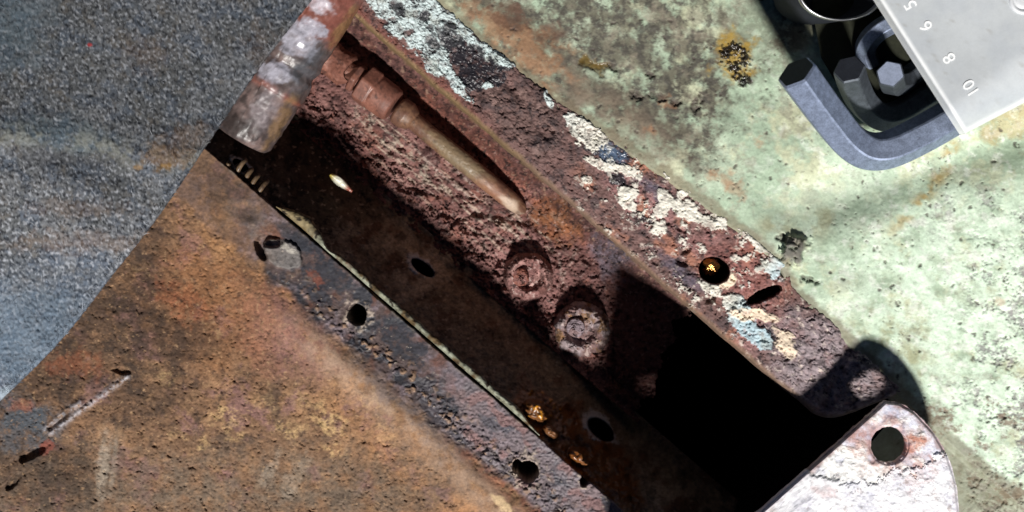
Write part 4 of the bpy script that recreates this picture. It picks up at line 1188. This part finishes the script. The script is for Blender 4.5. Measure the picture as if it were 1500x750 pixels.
    # downturned foot out of frame that carries the plate on the panel
    fw = np.array([np.array(W(965, 905, .0168)), np.array(W(1395, 905, .0168)), np.array(W(1395, 905, .0010)), np.array(W(965, 905, -.004))])
    th = np.array([0, -.003, 0])
    V = np.vstack([fw, fw + th]) - c
    F = [(0, 1, 2, 3), (7, 6, 5, 4), (0, 4, 5, 1), (1, 5, 6, 2), (2, 6, 7, 3), (3, 7, 4, 0)]
    mesh_from("foot", V, F, M_PAINT, o, {"pigment": np.tile(C(190, 190, 200), (8, 1)), "gloss": np.zeros(8, np.float32)}, False)
    return o


tag(build_bracket(), "sunlit off-white bracket plate with one round hole and rust round its rim", "bracket")


# ------------------------------------------------------------------ hex key set
KZ = 0.0
def hex_key(pts, af, label, end_mat, rot=0.0, n=70, name="hex_key", mat=None):
    P = smooth_path([np.array(W(px, py, z)) for px, py, z in pts], n)
    c = P[len(P) // 2].copy()
    P = P - c
    P, T, U, Vv = frames(P)
    R = af / math.sqrt(3)
    V = []; F = []
    angs = []
    bev = .055
    for k in range(6):
        t0 = rot + k * math.pi / 3
        angs += [t0 - bev, t0 + bev]
    rk = R * .985
    m = len(angs)
    rings = [(0, .90), (0, 1.0)] + [(i, 1.0) for i in range(1, len(P))]
    for (i, kf) in rings:
        off = T[i] * (af * .06 if (i == 0 and kf == 1.0) else 0)
        for t in angs:
            V.append(P[i] + off + kf * rk * (math.cos(t) * U[i] + math.sin(t) * Vv[i]))
    nr = len(rings)
    for i in range(nr - 1):
        for k in range(m):
            a, b = i * m + k, i * m + (k + 1) % m
            F.append((a, b, b + m, a + m))
    F.append(tuple(range((nr - 1) * m, nr * m)))
    key = mesh_from(name, np.array(V), F, mat or M_BLACK, None, None, False)
    key.location = c
    ev = np.array(V[:m]) - T[0] * 1e-5
    e = mesh_from("end_face", ev, [tuple(range(m))[::-1]], end_mat, key, None, False)
    tag(key, label, "hex key", "hex keys in the folding holder")
    return key


hex_key([(1166, 105, .0370), (1188, 136, .0325), (1212, 168, .0275), (1240, 202, .0225), (1268, 220, .0200), (1302, 219, .0195), (1352, 196, .0195), (1410, 163, .0195), (1520, 103, .0195)], .0092,
        "largest black hex key, its bent arm reaching out beyond the others over the mint panel", M_BLACKEND, rot=.30, n=88)
hex_key([(1244, 101, .0230), (1250, 122, .0160), (1264, 150, .0100), (1288, 170, .0080), (1316, 168, .0075), (1360, 142, .0075), (1460, 84, .0075)], .0074,
        "hex key in a shade-dark tone with a dark end, nested just inside the largest one", M_BLACKEND, rot=.30, n=70, mat=M_BLACK_SHADED)
hex_key([(1304, 108, .0280), (1305, 114, .0210), (1310, 122, .0135), (1326, 118, .0080), (1348, 104, .0070), (1440, 50, .0070)], .0064,
        "hex key with a pale blue-grey end face pointing up, beside the holder edge", M_BRIGHT, rot=.2, n=60, mat=M_BLACK_SHADED)
hex_key([(1276, 96, .004), (1268, 78, .0075), (1270, 64, .0105), (1284, 47, .0130), (1312, 30, .0140), (1420, -30, .0145)], .0054,
        "slim grey hex key bent downwards between the black socket and the holder", M_BLACKEND, rot=.3, n=60)


def build_holder():
    Cn = np.array([1413.0, 196.0]); ep = np.array([-.54, -.842]); eq = np.array([.888, -.46])
    p = np.concatenate([[0, .01, 1, 2.2, 4, 6.5, 9.5, 13], np.linspace(18, 330, 60)]).astype(np.float32)      # up the short edge
    q = np.concatenate([[0, .01, .8, 1.6, 2.6, 4, 6, 9], np.linspace(12, 300, 70)]).astype(np.float32)
    Pp, Q = np.meshgrid(p, q, indexing='ij')
    x = Cn[0] + ep[0] * Pp + eq[0] * Q; y = Cn[1] + ep[1] * Pp + eq[1] * Q
    z = np.full(x.shape, 36.0, np.float32)
    z = z - 8.5 * np.clip(1 - Pp / (46 + .2 * Q), 0, 1) ** 2 - 2.0 * (1 - np.sqrt(np.clip(1 - (1 - np.clip(Pp / 7, 0, 1)) ** 2, 0, 1)))
    z = z - 1.6 * (1 - np.sqrt(np.clip(1 - (1 - np.clip(Q / 7, 0, 1)) ** 2, 0, 1)))
    z = z - .7 * np.exp(-((Q - 70) / 50) ** 2) * sst(40, 120, Pp) + .15 * fbm(x, y, 60, 2, 271)
    z[0, :] = z[2, :] - 3.5; z[:, 0] = z[:, 2] - 3.5
    X, Y, Z = W(x, y, z * .001)
    X[0, :], Y[0, :] = X[1, :], Y[1, :]; X[:, 0], Y[:, 0] = X[:, 1], Y[:, 1]
    set_warp(x, y, 16, 420, .5)
    pigh = np.zeros(x.shape + (3,), np.float32) + C(188, 193, 196)
    pigh = mixc(pigh, C(176, 182, 188), .6 * sst(-.1, .35, fbm(x, y, 70, 5, 421, .6)))
    pigh = mixc(pigh, C(150, 148, 142), .5 * sst(.2, .45, fbm(x, y, 26, 6, 422, .72)))
    pigh = mixc(pigh, C(236, 238, 238), .8 * sst(9, 3, np.minimum(Pp, Q)))  # edges painted paler, like sun caught on the roll
    c = np.array(W(1440, 100, .026))
    h = sheet("key_holder", X - c[0], Y - c[1], Z - c[2], M_HOLD, pigh, np.full(x.shape, .75, np.float32))
    h.location = c
    kp, kq = [44, 330, 330, 44], [30, 30, 300, 300]
    cv = []
    for z_ in (.0290, .004):
        for a_, b_ in zip(kp, kq):
            cv.append(np.array(W(Cn[0] + ep[0] * a_ + eq[0] * b_, Cn[1] + ep[1] * a_ + eq[1] * b_, z_)) - c)
    mesh_from("inner_block", cv, [(3, 2, 1, 0), (4, 5, 6, 7), (0, 1, 5, 4), (1, 2, 6, 5), (2, 3, 7, 6), (3, 0, 4, 7)], M_DARK, h, None, False)
    lp = [(1186, -70), (1190, 15), (1203, 85), (1236, 140), (1266, 176), (1286, 187), (1306, 187), (1335, 176), (1420, 128), (1510, 74), (1510, -70)]  # lower plate added and spread wide to blacken lit gaps under the keys
    lv = [np.array(W(px, py, z_)) - c for z_ in (.0068, .0022) for px, py in lp]
    k = len(lp)
    mesh_from("shade_lower_plate", lv, [tuple(range(k))[::-1]] + [(i, i + k, (i + 1) % k + k, (i + 1) % k)[::-1] for i in range(k)], M_LOW, h, None, False)
    ang = math.atan2(.842, -.54)
    for body, px, py in (("10", 1423, 129), ("8", 1391, 85), ("6", 1357, 38), ("5", 1334, 7), ("4", 1312, -26)):
        cu = bpy.data.curves.new("number_marking", 'FONT')
        cu.body = body; cu.size = .0047 if len(body) == 1 else .0044; cu.align_x = 'CENTER'; cu.align_y = 'CENTER'; cu.extrude = .00005
        cu.space_character = 1.0; cu.offset = .00002
        tmp = bpy.data.objects.new("tmp", cu); sc.collection.objects.link(tmp)
        dg = bpy.context.evaluated_depsgraph_get()
        me = bpy.data.meshes.new_from_object(tmp.evaluated_get(dg))
        bpy.data.objects.remove(tmp)
        me.materials.clear(); me.materials.append(M_MARK)
        o = bpy.data.objects.new("number_marking", me); sc.collection.objects.link(o)
        o.parent = h
        # height of the plate under the mark
        pv = np.array([px, py]) - Cn
        A2 = np.linalg.solve(np.array([ep, eq]).T, pv)
        zz = np.interp(A2[0], p, z[:, 30]) ; zq = z[int(np.argmin(abs(p - A2[0]))), int(np.argmin(abs(q - A2[1])))]
        o.location = np.array(W(px, py, zq * .001 + .00010)) - c
        o.rotation_euler = (0, 0, ang)
    # round rivet boss
    th = np.linspace(0, 2 * np.pi, 64, endpoint=False)
    rr = np.array([.0, .0012, .0020, .0022, .0026, .0029, .0034, .0037, .0038]); zz = np.array([.0003, .0003, .0002, .0, .0, .0005, .0005, .0002, -.0004])
    cc = np.array(W(1499, 0, .0360))
    V = np.array([cc - c + np.array([r * math.cos(t), r * math.sin(t), h_]) for r, h_ in zip(rr + 1e-5, zz) for t in th])
    F = []
    for i in range(len(rr) - 1):
        for k in range(64):
            a, b = i * 64 + k, i * 64 + (k + 1) % 64
            F.append((a, a + 64, b + 64, b))
    mesh_from("rivet", V, F, M_HOLD, h, {"pigment": np.tile(C(206, 209, 212), (len(V), 1)), "gloss": np.full(len(V), .8, np.float32)}, True)
    return h


tag(build_holder(), "pale grey plastic hex key holder marked with sizes 5, 6, 8 and 10", "key holder")


# ------------------------------------------------------------------ socket with polished rim
def build_socket():
    c = np.array(W(1233, -14, .024))
    th = np.linspace(0, 2 * np.pi, 97)
    up = np.array([.10, -.16, 1.0]); up /= np.linalg.norm(up)
    U = np.array([1.0, 0, 0]); U = U - up * (U @ up); U /= np.linalg.norm(U); Vv = np.cross(up, U)
    def ring_mesh(name, prof, mat, parent):
        V = []; F = []
        for r, h in prof:
            for t in th[:-1]:
                V.append(r * (math.cos(t) * U + .66 * math.sin(t) * Vv) + h * up)
        m = 96
        for i in range(len(prof) - 1):
            for k in range(m):
                a, b = i * m + k, i * m + (k + 1) % m
                F.append((a, b, b + m, a + m))
        o = mesh_from(name, np.array(V), F, mat, parent)
        return o
    body = ring_mesh("socket_cup", [(.0110, -.021), (.0118, -.020), (.0120, -.002), (.0116, -.0006), (.0112, -.0010), (.0108, -.018), (.0001, -.0182)], M_BLACKEND, None)
    body.location = c
    ring_mesh("rim", [(.01205, -.0016), (.0123, -.0008), (.0123, .0000), (.0120, .0005), (.0116, .0005), (.0113, .0000), (.0112, -.0010)], M_STEEL, body)
    return body


tag(build_socket(), "black socket with a thin polished rim standing above the hex keys", "socket")
